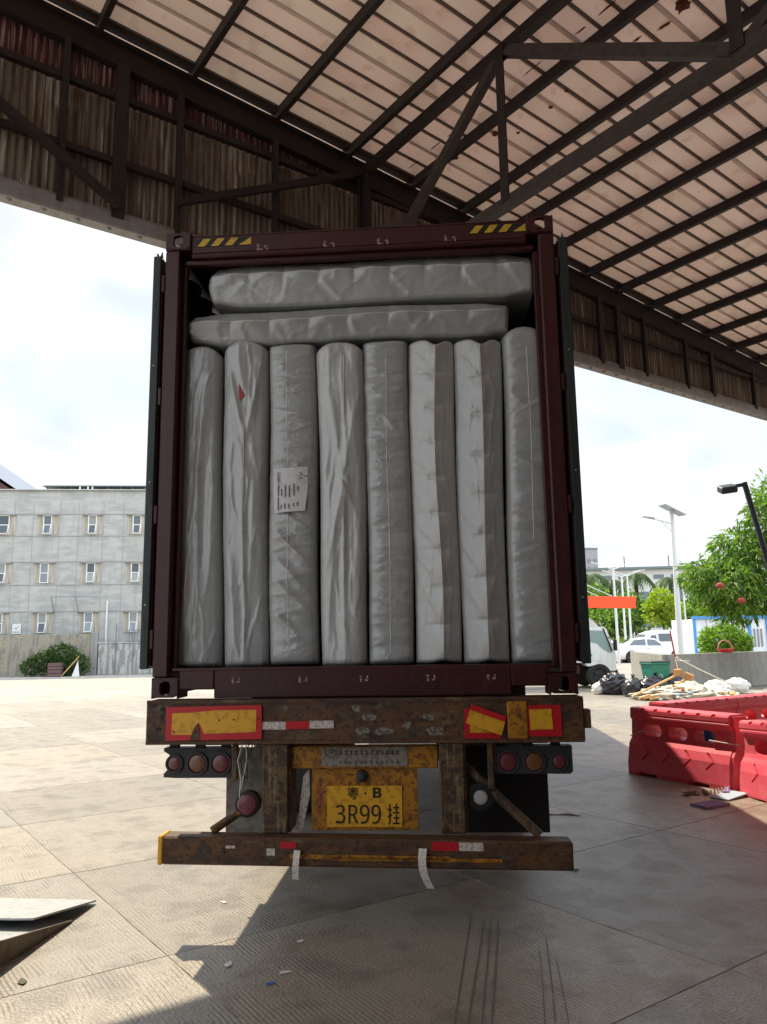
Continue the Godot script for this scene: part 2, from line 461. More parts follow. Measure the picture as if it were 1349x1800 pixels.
	M.leaf_litter = mat(s8(78, 82, 62), 0.85)
	M.concrete_wall = tmat(paint(W, W, s8(150, 150, 144), [[mid, 0.45, 0.7, s8(138, 138, 132), 0.7], [vs3, 0.55, 0.75, s8(124, 124, 118), 0.5], [spots, 0.68, 0.8, s8(106, 104, 98), 0.4]]), 0.4, 0.85)
	M.pole_white = mat(s8(206, 210, 212), 0.45)
	M.pole_dark = mat(s8(58, 66, 72), 0.5)
	M.solar = mat(s8(150, 158, 170), 0.25)
	M.orange = mat(s8(238, 84, 40), 0.55)
	M.blue_frame = mat(s8(66, 142, 204), 0.5)
	M.cabin_white = tmat(paint(256, 256, s8(220, 224, 228), [[noise_bytes(121, 0.03, 3, 256, 256, 1, 8), 0.5, 0.75, s8(200, 206, 212), 0.6]]), 0.6, 0.6)
	M.door_grey = mat(s8(132, 134, 130), 0.6)
	M.red_plastic = mat(s8(206, 48, 52), 0.5)
	M.lantern = mat(s8(150, 60, 44), 0.7)
	M.pink = mat(s8(236, 170, 160), 0.6)
	M.red_pole = mat(s8(168, 62, 66), 0.6)
	M.rope = mat(s8(232, 226, 210), 0.85)
	M.far_wall = mat(s8(208, 210, 204), 0.8)
	M.far_dark = mat(s8(112, 124, 128), 0.7)
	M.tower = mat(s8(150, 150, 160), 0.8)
	M.bark = tmat(paint(256, 256, s8(74, 64, 54), [[noise_bytes(131, 0.05, 4, 256, 256, 1, 3), 0.45, 0.7, s8(48, 42, 36), 0.8]]), 1.2, 0.9)
	M.red_tile = mat(s8(104, 78, 76), 0.8)
	M.metal_roof = mat(s8(188, 194, 206), 0.5)
	M.roof_dark = mat(s8(92, 104, 106), 0.7)
	M.barrier.backlight_enabled = true
	M.barrier.backlight = Color(0.55, 0.10, 0.14)       # thin-walled plastic glows where the sun is behind it
	M.leaf = mat(Color(1, 1, 1), 0.55)
	M.leaf.vertex_color_use_as_albedo = true
	M.leaf.backlight_enabled = true
	M.leaf.backlight = Color(0.85, 1.0, 0.28)

# ------------------------------------------------------------------ run
func _ready() -> void:
	rng.seed = 20240
	# camera
	var cam := Camera3D.new()
	cam.name = "camera"
	add_child(cam)
	var p := deg_to_rad(9.403)
	var r := deg_to_rad(-0.877)
	var fwd := Vector3(0, sin(p), -cos(p))
	var up0 := Vector3.RIGHT.cross(fwd)
	var rt := Vector3.RIGHT * cos(r) + up0 * sin(r)
	var up := -Vector3.RIGHT * sin(r) + up0 * cos(r)
	cam.transform = Transform3D(Basis(rt, up, -fwd), Vector3(0, EYE, 0))
	cam.fov = 66.933
	cam.near = 0.05
	cam.far = 900.0
	cam.current = true
	# sky, exposure
	var we := WorldEnvironment.new()
	we.name = "environment"
	add_child(we)
	var env := Environment.new()
	env.background_mode = Environment.BG_SKY
	env.sky = Sky.new()
	env.sky.sky_material = make_sky()
	env.tonemap_mode = Environment.TONE_MAPPER_LINEAR
	env.tonemap_exposure = 1.76
	env.sdfgi_enabled = true
	env.ssao_enabled = true
	env.ssil_enabled = true
	we.environment = env
	# sun: high, ahead on the left
	var sun := DirectionalLight3D.new()
	sun.name = "sun"
	add_child(sun)
	sun.light_energy = 1.3
	sun.light_color = Color(1.0, 0.935, 0.83)
	sun.light_angular_distance = 0.6
	sun.shadow_enabled = true
	sun.look_at_from_position(Vector3(-43, 100, -56.7), Vector3.ZERO, Vector3.UP)

	make_materials()
	print("materials")
	make_ground()
	make_shed()
	print("shed")
	make_container()
	make_trailer()
	make_bales()
	print("truck")
	make_left_side()
	make_right_side()
	make_vegetation()
	make_small_things()
	print("done")

func make_sky() -> PanoramaSkyMaterial:
	var w := 768
	var h := 384
	var f := FastNoiseLite.new()
	f.seed = 5; f.noise_type = FastNoiseLite.TYPE_SIMPLEX_SMOOTH; f.frequency = 1.3; f.fractal_octaves = 5
	var f2 := FastNoiseLite.new()
	f2.seed = 9; f2.noise_type = FastNoiseLite.TYPE_SIMPLEX_SMOOTH; f2.frequency = 3.2; f2.fractal_octaves = 4
	var sund := Vector3(-0.43, 1.0, -0.567).normalized()
	var im := Image.create(w, h, false, Image.FORMAT_RGBF)
	for y in h:
		var th := PI * (y + 0.5) / h
		var el := cos(th)
		for x in w:
			var a := TAU * ((x + 0.5) / w - 0.5)
			var d := Vector3(sin(a) * sin(th), el, -cos(a) * sin(th))
			var e := maxf(el, 0.0)
			var blue := Color(0.80, 0.91, 1.02).lerp(Color(0.50, 0.70, 0.98), pow(e, 0.6))
			var q := Vector3(d.x, d.y * 2.2, d.z) / (0.35 + e)
			var cl := smoothstep(-0.28, 0.3, f.get_noise_3dv(q * 1.1))
			var thick := smoothstep(0.0, 0.55, f2.get_noise_3dv(q * 1.4 + Vector3(7, 3, 1)))
			var white := Color(0.98, 1.0, 1.02).lerp(Color(0.74, 0.79, 0.86), thick * 0.8)
			var c := blue.lerp(white, 0.5 + 0.48 * cl)
			var cs := d.dot(sund)
			var glow := 0.9 * pow(maxf(cs, 0.0), 6.0) + 0.42 * smoothstep(-0.1, 1.0, cs)
			c = c * (0.66 + glow)
			if el < 0.0: c = c.lerp(Color(0.34, 0.33, 0.31), clampf(-el * 12.0, 0, 1))
			im.set_pixel(x, y, c)
	var m := PanoramaSkyMaterial.new()
	m.panorama = ImageTexture.create_from_image(im)
	m.energy_multiplier = 1.0
	return m

# ------------------------------------------------------------------ ground
func make_ground() -> void:
	var base := MB.new()
	base.quad(Vector3(-400, -0.005, 300), Vector3(400, -0.005, 300), Vector3(400, -0.005, -600), Vector3(-400, -0.005, -600))
	var gd := part(self, "ground", base, M.concrete_far)
	structure(gd)
	# cast slabs with open joints, 2.05 m by 1.80 m, in line with the shed
	var yard := Node3D.new()
	yard.name = "paved_yard"
	add_child(yard)
	yard.rotation_degrees.y = YAW_SHED
	structure(yard)
	var lw := 2.05
	var lh := 1.80
	var variants := []
	for k in 6:
		var mb := MB.new()
		var w := lw * 0.5 - 0.0015
		var h := lh * 0.5 - 0.0015
		var c := 0.003
		var P := [Vector3(-w, -0.005, h), Vector3(w, -0.005, h), Vector3(w, -0.005, -h), Vector3(-w, -0.005, -h)]
		var Q := [Vector3(-w + c, 0, h - c), Vector3(w - c, 0, h - c), Vector3(w - c, 0, -h + c), Vector3(-w + c, 0, -h + c)]
		mb.quad(Q[0], Q[1], Q[2], Q[3])
		for i in 4:
			var j := (i + 1) % 4
			mb.quad(P[i], P[j], Q[j], Q[i])
		var off := Vector2(rng.randf(), rng.randf())
		var an := rng.randf_range(-0.05, 0.05)
		for i in mb.v.size():
			var q := Vector2(mb.v[i].x, mb.v[i].z).rotated(an) / 1.85
			mb.uv[i] = q + off
		# tangents for the grooves
		var st := SurfaceTool.new()
		st.create_from(mb.mesh(), 0)
		st.generate_tangents()
		variants.append(st.commit())
	for i in range(-5, 9):
		for j in range(-3, 12):
			var cx := 1.55 + lw * (i + 0.5)
			var cu := 2.27 + lh * (j + 0.5)
			var o := MeshInstance3D.new()
			o.name = "concrete_slab"
			o.mesh = variants[rng.randi() % 6]
			o.material_override = M.slab[rng.randi() % 5]
			o.position = Vector3(cx, 0, -cu)
			o.rotation.z = rng.randf_range(-0.0006, 0.0006)
			yard.add_child(o, true)

	# rubber lines dragged across the slabs
	for q in [[0.476, -4.823, 0.22, -3.2, 0.009], [0.531, -4.68, 0.27, -3.2, 0.010], [0.575, -4.724, 0.33, -3.2, 0.008], [0.61, -4.677, 0.37, -3.2, 0.012], [0.767, -4.297, 0.60, -3.3, 0.006], [0.83, -4.436, 0.66, -3.4, 0.009], [0.819, -4.149, 0.70, -3.3, 0.006]]:
		var P := PackedVector3Array()
		var n := 16
		for j in n:
			var t := j / float(n - 1)
			var wv: float = q[4] * (0.5 + 0.5 * rng.randf()) * minf(1.0, 6.0 * minf(t, 1.0 - t) + 0.1)
			var x := lerpf(q[2], q[0], t) + 0.002 * sin(t * 5.0 + q[0] * 7.0)
			for i in 2: P.append(Vector3(x + (i - 0.5) * wv, 0.0022, lerpf(q[3], q[1], t)))
		var mb := MB.new()
		mb.sheet(P, 2, n)
		structure(part(self, "rubber_mark", mb, M.skid))

# ------------------------------------------------------------------ shed
func roof_y(s: float) -> float:
	return ROOF_A + ROOF_B * s

func make_shed() -> void:
	var shed := thing("open_shed", "large open shed with pale ribbed roof on dark purlins, over the container's rear", "shed", Vector3.ZERO, YAW_SHED)
	var S0 := -5.0
	var S1 := 18.0
	var U1 := WALL_U + 0.12
	var U0 := -16.0
	var slope := Vector3(1, ROOF_B, 0).normalized()
	# roof sheets: each 0.26 m strip hangs between two standing ribs
	var pitch := 0.2575
	var cnt := int((U1 - U0) / pitch)
	var strips := []
	for k in 4:
		var mb := MB.new()
		# profile across the strip (z), seen from below: pan with a rib upstand at its edge
		var prof := [Vector2(-0.1287, 0.030), Vector2(-0.1100, 0.034), Vector2(-0.098, 0.004), Vector2(-0.05, 0.0), Vector2(0.05, 0.0), Vector2(0.098, 0.004), Vector2(0.1100, 0.034), Vector2(0.1287, 0.030)]
		var nseg := 8
		for q in nseg:
			var a := lerpf(S0, S1, q / float(nseg))
			var b := lerpf(S0, S1, (q + 1) / float(nseg))
			for t in prof.size() - 1:
				var p0: Vector2 = prof[t]
				var p1: Vector2 = prof[t + 1]
				var j0 := 0.004 * sin(q * 2.1 + k * 1.7)
				var j1 := 0.004 * sin((q + 1) * 2.1 + k * 1.7)
				mb.quad(Vector3(a, roof_y(a) + p0.y + j0, p0.x), Vector3(b, roof_y(b) + p0.y + j1, p0.x), Vector3(b, roof_y(b) + p1.y + j1, p1.x), Vector3(a, roof_y(a) + p1.y + j0, p1.x))
		strips.append(mb.mesh())
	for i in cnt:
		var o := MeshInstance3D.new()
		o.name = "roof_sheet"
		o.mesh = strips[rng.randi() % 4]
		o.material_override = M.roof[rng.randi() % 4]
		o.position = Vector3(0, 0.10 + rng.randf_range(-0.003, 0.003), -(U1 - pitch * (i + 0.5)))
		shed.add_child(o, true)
	# dark caps under the ribs' laps
	for i in cnt + 1:
		var mb := MB.new()
		var z := -(U1 - pitch * i)
		var y0 := 0.115
		mb.bar(Vector3(S0, roof_y(S0) + y0, z), Vector3(S1, roof_y(S1) + y0, z), 0.030 if i % 3 else 0.040, 0.028)
		part(shed, "sheet_rib", mb, M.rib if i % 3 else M.roof[1])
	# purlins: lipped channels, open towards the ridge
	var ps := [-4.3, -3.28, -2.25, -1.22, -0.2, 0.82, 1.835, 2.86, 3.90, 4.92, 5.93, 6.83, 7.66, 8.53, 9.45, 10.25, 11.09, 11.885, 12.75, 13.6, 14.45, 15.3, 16.15, 17.0, 17.8]
	for s in ps:
		var mb := MB.new()
		var y: float = roof_y(s)
		var zc := -(U0 + U1) * 0.5
		var ln := U1 - U0
		mb.box(Vector3(s - 0.026, y + 0.025, zc), Vector3(0.006, 0.13, ln))
		mb.box(Vector3(s + 0.002, y + 0.087, zc), Vector3(0.054, 0.006, ln))
		mb.box(Vector3(s + 0.002, y - 0.037, zc), Vector3(0.054, 0.006, ln))
		mb.box(Vector3(s + 0.0265, y - 0.026, zc), Vector3(0.005, 0.02, ln))
		mb.box(Vector3(s + 0.0265, y + 0.075, zc), Vector3(0.005, 0.02, ln))
		var pn := part(shed, "purlin", mb, M.steel)
		if s > 7.0 and s < 14.5:
			# self-drilling screws that come through beside the purlin
			for i in range(4, 26):
				var sc := MB.new()
				var z2 := -(U1 - pitch * i)
				sc.tube([Vector3(s - 0.06, y + 0.10, z2 + 0.03), Vector3(s - 0.06, y + 0.065, z2 + 0.03)], 0.007, 6)
				part(pn, "screw", sc, M.zinc)
	# rust blooms and old cracks in the enamel, thin flakes on the sheets
	for b in [[6.31, 3.65, 0.10, 0.11], [6.25, 3.60, 0.05, 0.08], [6.37, 3.88, 0.03, 0.10], [6.30, 4.16, 0.02, 0.07], [6.29, 5.09, 0.03, 0.03], [6.34, 5.38, 0.04, 0.03], [6.36, 5.91, 0.03, 0.03], [6.16, 6.1, 0.05, 0.05], [6.07, 6.74, 0.06, 0.07], [5.76, 4.1, 0.018, 0.14], [5.77, 4.45, 0.012, 0.10], [5.75, 4.75, 0.014, 0.12], [5.76, 5.1, 0.010, 0.16], [5.75, 6.4, 0.012, 0.14], [5.74, 6.75, 0.014, 0.12], [5.75, 7.2, 0.010, 0.16]]:
		var mb := MB.new()
		var pts := PackedVector2Array()
		for k in 14:
			var a := TAU * k / 14.0
			var rr := rng.randf_range(0.45, 1.0)
			pts.append(Vector2(cos(a) * b[2] * rr, sin(a) * b[3] * rr))
		var xf := Transform3D(Basis(Vector3(1, ROOF_B, 0), Vector3(0, 0, -1), Vector3(0, -1, 0)), Vector3(b[0], roof_y(b[0]) + 0.0925, -b[1]))
		mb.prism(pts, 0.0, 0.002, xf)
		part(shed, "rust_patch", mb, M.rust)
	# the truss that carries the purlins
	var TS := 5.15
	var truss := Node3D.new()
	truss.name = "truss"
	shed.add_child(truss, true)
	var yt := 7.46
	var yb := 5.78
	var uend := WALL_U - 0.10
	make_angle(truss, "top_chord", Vector3(TS, yt, -uend), Vector3(TS, yt, -U0), 0.10, M.steel)
	make_angle(truss, "bottom_chord", Vector3(TS, yb, -uend), Vector3(TS, yb, -U0), 0.10, M.steel_grey)
	var us := [7.35, 4.95, 2.55, 0.15, -2.25, -4.65, -7.05, -9.45, -11.85, -14.25]
	for i in us.size():
		make_angle(truss, "web_post", Vector3(TS, yb, -us[i]), Vector3(TS, yt, -us[i]), 0.11, M.steel)
		if i + 1 < us.size():
			if i % 2 == 0: make_angle(truss, "web_diagonal", Vector3(TS, yb, -us[i]), Vector3(TS, yt, -us[i + 1]), 0.085, M.steel_grey)
			else: make_angle(truss, "web_diagonal", Vector3(TS, yt, -us[i]), Vector3(TS, yb, -us[i + 1]), 0.10, M.steel_grey)
	for i in us.size():
		pbox(truss, "gusset_plate", Vector3(TS - 0.012, yt - 0.06 if i % 2 else yb + 0.06, -us[i]), Vector3(0.008, 0.16, 0.26), M.steel, 0.0)
	# end wall
	var wall := Node3D.new()
	wall.name = "end_wall"
	shed.add_child(wall, true)
	var zw := -WALL_U
	var y_bot := 5.72
	var y_band := 7.20
	clad_panel(wall, "lower_cladding", S0, S1, zw - 0.03, func(_s): return y_bot + 0.08, func(s): return minf(y_band, roof_y(s) - 0.20), M.clad)
	clad_panel(wall, "upper_cladding", S0, 8.2, zw - 0.012, func(_s): return y_band - 0.03, func(s): return maxf(y_band + 0.01, roof_y(s) - 0.16), M.clad_red)
	# sloping beam under the roof edge, with the slit of daylight over it
	var tb := MB.new()
	tb.bar(Vector3(S0, roof_y(S0) - 0.17, zw + 0.03), Vector3(S1, roof_y(S1) - 0.17, zw + 0.03), 0.012, 0.31)
	tb.bar(Vector3(S0, roof_y(S0) - 0.02, zw + 0.05), Vector3(S1, roof_y(S1) - 0.02, zw + 0.05), 0.10, 0.010)
	tb.bar(Vector3(S0, roof_y(S0) - 0.32, zw + 0.05), Vector3(S1, roof_y(S1) - 0.32, zw + 0.05), 0.10, 0.010)
	part(wall, "edge_beam", tb, M.steel)
	var eb := MB.new()
	eb.bar(Vector3(S0, roof_y(S0) + 0.075, zw + 0.10), Vector3(S1, roof_y(S1) + 0.075, zw + 0.10), 0.07, 0.09)
	part(wall, "verge_angle", eb, M.steel)
	# girts
	for y in [7.20, 6.46]:
		var g := MB.new()
		var s_end: float = S1 if y < 7.0 else 8.2
		g.bar(Vector3(S0, y, zw + 0.05), Vector3(s_end, y, zw + 0.05), 0.06, 0.07)
		part(wall, "girt", g, M.steel)
	for a in [[-3.4, 0.10], [-1.5, 0.06], [-0.3, 0.06], [0.4, 0.06], [1.53, 0.06], [2.09, 0.13], [2.72, 0.06], [3.88, 0.06], [5.13, 0.16], [6.4, 0.06], [7.6, 0.06], [8.9, 0.06], [9.68, 0.09], [10.15, 0.12], [10.82, 0.06], [12.0, 0.06], [12.8, 0.09], [14.2, 0.06], [15.6, 0.06], [16.8, 0.06]]:
		var st := MB.new()
		var s: float = a[0]
		st.box(Vector3(s, (y_bot + roof_y(s) - 0.2) * 0.5, zw + 0.09), Vector3(a[1], roof_y(s) - 0.2 - y_bot - 0.18, 0.07), Basis.IDENTITY, 0.004)
		part(wall, "stud", st, M.steel)
	make_angle(wall, "brace", Vector3(2.68, 6.16, zw + 0.16), Vector3(5.13, 7.40, zw + 0.16), 0.07, M.steel)
	make_angle(wall, "brace", Vector3(0.0, 7.15, zw + 0.16), Vector3(2.09, 5.92, zw + 0.16), 0.07, M.steel)
	# rounded bottom gutter beam with bolts under it
	var gut := MB.new()
	var gp := [Vector2(-0.06, 0.19), Vector2(0.02, 0.205), Vector2(0.075, 0.185), Vector2(0.105, 0.14), Vector2(0.11, 0.09), Vector2(0.10, 0.02), Vector2(0.085, 0.0), Vector2(-0.06, 0.0)]
	for t in gp.size() - 1:
		var a: Vector2 = gp[t]
		var b: Vector2 = gp[t + 1]
		gut.quad(Vector3(S0, y_bot + b.y, zw + b.x), Vector3(S1, y_bot + b.y, zw + b.x), Vector3(S1, y_bot + a.y, zw + a.x), Vector3(S0, y_bot + a.y, zw + a.x))
	part(wall, "bottom_beam", gut, M.trim)
	var s := -2.0
	while s < 16.0:
		var bm := MB.new()
		bm.lathe([Vector2(0, -0.022), Vector2(0.016, -0.018), Vector2(0.028, -0.004), Vector2(0.028, 0.002)], 8, Transform3D(Basis.IDENTITY, Vector3(s, y_bot, zw + 0.03)))
		part(wall, "bolt_head", bm, M.trim)
		s += 0.31
	# columns at the shed's corners
	for c in [[S0 + 0.3, -WALL_U + 0.1], [S1 - 0.3, -WALL_U + 0.1], [S0 + 0.3, 15.8], [S1 - 0.3, 15.8], [S0 + 0.3, 4.0], [S1 - 0.3, 4.0]]:
		var cm := MB.new()
		var top: float = roof_y(c[0]) - 0.1
		cm.box(Vector3(c[0] - 0.12, top * 0.5, c[1]), Vector3(0.014, top, 0.25)); cm.box(Vector3(c[0] + 0.12, top * 0.5, c[1]), Vector3(0.014, top, 0.25))
		cm.box(Vector3(c[0], top * 0.5, c[1]), Vector3(0.226, top, 0.010))
		part(shed, "column", cm, M.steel)
	for sx in [S0 + 0.3, S1 - 0.3]:
		var rm := MB.new()
		rm.box(Vector3(sx, roof_y(sx) - 0.25, 4.1), Vector3(0.16, 0.28, 23.0))
		part(shed, "eave_beam", rm, M.steel)
	var rb := MB.new()
	rb.bar(Vector3(S0, roof_y(S0) - 0.25, 15.8), Vector3(S1, roof_y(S1) - 0.25, 15.8), 0.12, 0.26)
	part(shed, "rear_beam", rb, M.steel)
	# unseen rear wall, added to cut the light from behind the camera
	var rw := MB.new()
	rw.prism(PackedVector2Array([Vector2(S0, 0), Vector2(S1, 0), Vector2(S1, roof_y(S1) - 0.1), Vector2(S0, roof_y(S0) - 0.1)]), 15.95, 16.05)
	part(shed, "added_rear_wall", rw, M.clad)
	pbox(shed, "side_wall", Vector3(S1 + 0.05, 3.2, 8.0), Vector3(0.08, 6.4, 15.9), M.clad)  # unseen wall, added to keep side light off the truck's rear
	pbox(shed, "side_wall", Vector3(S0 - 0.05, 4.15, 8.5), Vector3(0.08, 8.3, 14.9), M.clad)  # likewise added out of view to shut out light on the left

# two-legged angle bar
func make_angle(parent: Node, called: String, a: Vector3, b: Vector3, w: float, m: Material) -> void:
	var mb := MB.new()
	var z := (b - a).normalized()
	var x := Vector3.UP.cross(z)
	if x.length() < 0.02: x = Vector3.RIGHT.cross(z)
	x = x.normalized()
	var y := z.cross(x)
	var bs := Basis(x, y, z)
	var l := (b - a).length()
	var c := (a + b) * 0.5
	mb.box(c - y * w * 0.5, Vector3(w, 0.009, l), bs)
	mb.box(c - x * (w * 0.5 - 0.0045) + y * 0.0045, Vector3(0.009, w, l), bs)
	part(parent, called, mb, m)

# corrugated cladding between two heights, ribs every 7 cm
func clad_panel(parent: Node, called: String, s0: float, s1: float, z: float, lo: Callable, hi: Callable, m: Material) -> void:
	var w := 1.16
	var k := 0
	var s := s0
	while s < s1 - 0.05:
		var e := minf(s + w, s1)
		var mb := MB.new()
		var n := 64
		var prev := Vector2(s, 0.0)
		for i in range(1, n + 1):
			var t := lerpf(s, e + 0.02, i / float(n))
			var ph := i % 4
			var d := 0.014 if (ph == 1 or ph == 2) else 0.0
			var cur := Vector2(t, d)
			var zo := 0.003 * (k % 2)
			mb.quad(Vector3(prev.x, lo.call(prev.x), z + prev.y + zo), Vector3(cur.x, lo.call(cur.x), z + cur.y + zo), Vector3(cur.x, hi.call(cur.x), z + cur.y + zo), Vector3(prev.x, hi.call(prev.x), z + prev.y + zo))
			prev = cur
		part(parent, called, mb, m)
		s = e
		k += 1

# ------------------------------------------------------------------ container
const C0 := Vector3(-0.144, 1.236, -4.501)

func corrugated(mb: MB, x: float, y0: float, y1: float, z0: float, z1: float, depth: float) -> void:
	# trapezoid corrugations along z, wall at x
	var z := z0
	var pts := [Vector2(z0, 0.0)]
	while z > z1 + 0.28:
		pts.append(Vector2(z - 0.07, 0.0)); pts.append(Vector2(z - 0.138, depth)); pts.append(Vector2(z - 0.208, depth)); pts.append(Vector2(z - 0.276, 0.0))
		z -= 0.276
	pts.append(Vector2(z1, 0.0))
	for i in pts.size() - 1:
		var a: Vector2 = pts[i]
		var b: Vector2 = pts[i + 1]
		mb.quad(Vector3(x + a.y, y0, a.x), Vector3(x + b.y, y0, b.x), Vector3(x + b.y, y1, b.x), Vector3(x + a.y, y1, a.x))

func make_container() -> void:
	var c := thing("shipping_container", "tall maroon steel shipping container with both rear doors swung open, on the trailer", "container", C0, YAW_TRUCK)
	var L := 12.19
	var H := 2.896
	# corner castings with their oval openings
	for zz in [0.0, -L]:
		for sx in [-1.0, 1.0]:
			for top in [false, true]:
				var mb := MB.new()
				var w := 0.162
				var h := 0.118
				var d := 0.178
				var cx: float = sx * (1.219 - w * 0.5)
				var cy: float = (H - h * 0.5) if top else h * 0.5
				var cz: float = zz - d * 0.5 if zz == 0.0 else zz + d * 0.5
				var zf: float = cz + d * 0.5
				# face plate with an oval hole
				var oval := []
				var rim := []
				for k in 24:
					var a := TAU * k / 24.0
					var ox := 0.032 * cos(a)
					var oy := 0.020 * sin(a) + (0.020 if sin(a) > 0.01 else (-0.020 if sin(a) < -0.01 else 0.0))
					oval.append(Vector3(cx + ox, cy + oy, zf))
					var t := 1.0 / maxf(absf(cos(a)) / (w * 0.5 - 0.006), absf(sin(a)) / (h * 0.5 - 0.006))
					rim.append(Vector3(cx + cos(a) * t, cy + sin(a) * t, zf))
				for k in 24:
					var j := (k + 1) % 24
					mb.quad(oval[k], rim[k], rim[j], oval[j])
					mb.quad(oval[j] - Vector3(0, 0, 0.03), oval[k] - Vector3(0, 0, 0.03), oval[k], oval[j])
				for s2 in [-1.0, 1.0]:
					mb.box(Vector3(cx + s2 * (w * 0.5 - 0.006), cy, cz - 0.003), Vector3(0.012, h, d - 0.006), Basis.IDENTITY, 0.003)
				var ycap := cy - (h * 0.5 - 0.006) if top else cy + (h * 0.5 - 0.006)
				mb.box(Vector3(cx, ycap, cz - 0.003), Vector3(w - 0.026, 0.011, d - 0.008))
				part(c, "corner_casting", mb, M.maroon)
	# rear posts: outer channel and inner return
	for sx in [-1.0, 1.0]:
		var mb := MB.new()
		mb.box(Vector3(sx * 1.172, H * 0.5, -0.055), Vector3(0.092, H - 0.24, 0.10), Basis.IDENTITY, 0.008)
		mb.box(Vector3(sx * 1.112, H * 0.5 - 0.02, -0.10), Vector3(0.03, H - 0.36, 0.05), Basis.IDENTITY, 0.004)
		part(c, "corner_post", mb, M.maroon)
	# header: recessed web with a bright lower lip
	var hb := MB.new()
	hb.box(Vector3(0, 2.815, -0.06), Vector3(2.114, 0.115, 0.075), Basis.IDENTITY, 0.006)
	hb.box(Vector3(0, 2.742, -0.045), Vector3(2.114, 0.028, 0.07), Basis.IDENTITY, 0.010)
	hb.box(Vector3(0, 2.712, -0.075), Vector3(2.20, 0.03, 0.05), Basis.IDENTITY, 0.006)
	hb.box(Vector3(0, 2.876, -0.065), Vector3(2.114, 0.010, 0.085), Basis.IDENTITY, 0.003)
	part(c, "door_header", hb, M.maroon)
	# hazard stripes on the header
	for a in [[-1.025, -0.672], [0.700, 1.052]]:
		var bk := MB.new()
		bk.box(Vector3((a[0] + a[1]) * 0.5, 2.828, -0.0205), Vector3(a[1] - a[0], 0.052, 0.003))
		var band := part(c, "hazard_band", bk, M.black)
		for k in 4:
			var x0: float = a[0] + 0.006 + k * 0.089
			var w := 0.048
			var ym := MB.new()
			var e: float = a[1]
			var poly := PackedVector2Array([Vector2(x0, 2.803), Vector2(minf(x0 + w, e), 2.803), Vector2(minf(x0 + w + 0.040, e), 2.853), Vector2(minf(x0 + 0.040, e), 2.853)])
			if x0 + w + 0.040 > e: poly = PackedVector2Array([Vector2(x0, 2.803), Vector2(e, 2.803), Vector2(e, 2.853)])
			ym.prism(poly, -0.0189, -0.0178)
			part(band, "stripe", ym, M.yellow_stripe)
	# worn sticker remains
	for x in [-0.60, -0.175, 0.165, 0.585]:
		var mb := MB.new()
		mb.box(Vector3(x - 0.028, 2.782, -0.0215), Vector3(0.014, 0.040, 0.0015)); mb.box(Vector3(x - 0.010, 2.766, -0.0215), Vector3(0.022, 0.009, 0.0015))
		mb.box(Vector3(x + 0.022, 2.784, -0.0215), Vector3(0.020, 0.012, 0.0015)); mb.box(Vector3(x + 0.030, 2.770, -0.0215), Vector3(0.012, 0.018, 0.0015))
		part(c, "sticker_remains", mb, M.scuff)
	# sill, raised at both ends so that light shows under it
	var sb := MB.new()
	sb.box(Vector3(0.0, 0.080, -0.06), Vector3(1.70, 0.160, 0.11), Basis.IDENTITY, 0.006)
	for sx in [-1.0, 1.0]: sb.box(Vector3(sx * 0.953, 0.104, -0.06), Vector3(0.205, 0.110, 0.11), Basis.IDENTITY, 0.006)
	sb.box(Vector3(0.0, 0.164, -0.11), Vector3(2.20, 0.012, 0.20))
	part(c, "door_sill", sb, M.maroon)
	for x in [-0.72, -0.33, 0.02, 0.40, 0.74]:
		var mb := MB.new()
		mb.box(Vector3(x - 0.02, 0.10, -0.0035), Vector3(0.012, 0.035, 0.002)); mb.box(Vector3(x + 0.012, 0.092, -0.0035), Vector3(0.018, 0.010, 0.002)); mb.box(Vector3(x + 0.018, 0.108, -0.0035), Vector3(0.010, 0.018, 0.002))
		part(c, "sill_mark", mb, M.scuff)
	# sides, roof, floor, front wall and rails
	for sx in [-1.0, 1.0]:
		var mb := MB.new()
		corrugated(mb, sx * 1.212, 0.16, H - 0.09, -0.10, -L + 0.1, -sx * 0.036)
		part(c, "side_wall", mb, M.maroon)
		var iw := MB.new()
		corrugated(iw, sx * 1.205, 0.162, H - 0.092, -0.12, -L + 0.12, -sx * 0.036)
		part(c, "inner_lining", iw, M.inside)
		var rl := MB.new()
		rl.box(Vector3(sx * 1.185, 0.085, -L * 0.5), Vector3(0.06, 0.15, L - 0.36), Basis.IDENTITY, 0.005)
		part(c, "bottom_rail", rl, M.maroon)
		var tr := MB.new()
		tr.box(Vector3(sx * 1.189, H - 0.045, -L * 0.5), Vector3(0.06, 0.06, L - 0.36), Basis.IDENTITY, 0.005)
		part(c, "top_rail", tr, M.maroon)
		var fp := MB.new()
		fp.box(Vector3(sx * 1.16, H * 0.5, -L + 0.05), Vector3(0.11, H - 0.24, 0.10), Basis.IDENTITY, 0.006)
		part(c, "corner_post", fp, M.maroon)
	pbox(c, "roof_panel", Vector3(0, H - 0.03, -L * 0.5), Vector3(2.32, 0.02, L - 0.2), M.maroon)
	pbox(c, "floor", Vector3(0, 0.156, -L * 0.5), Vector3(2.30, 0.028, L - 0.24), M.wood)
	pbox(c, "front_wall", Vector3(0, H * 0.5, -L + 0.06), Vector3(2.2, H - 0.2, 0.03), M.maroon)
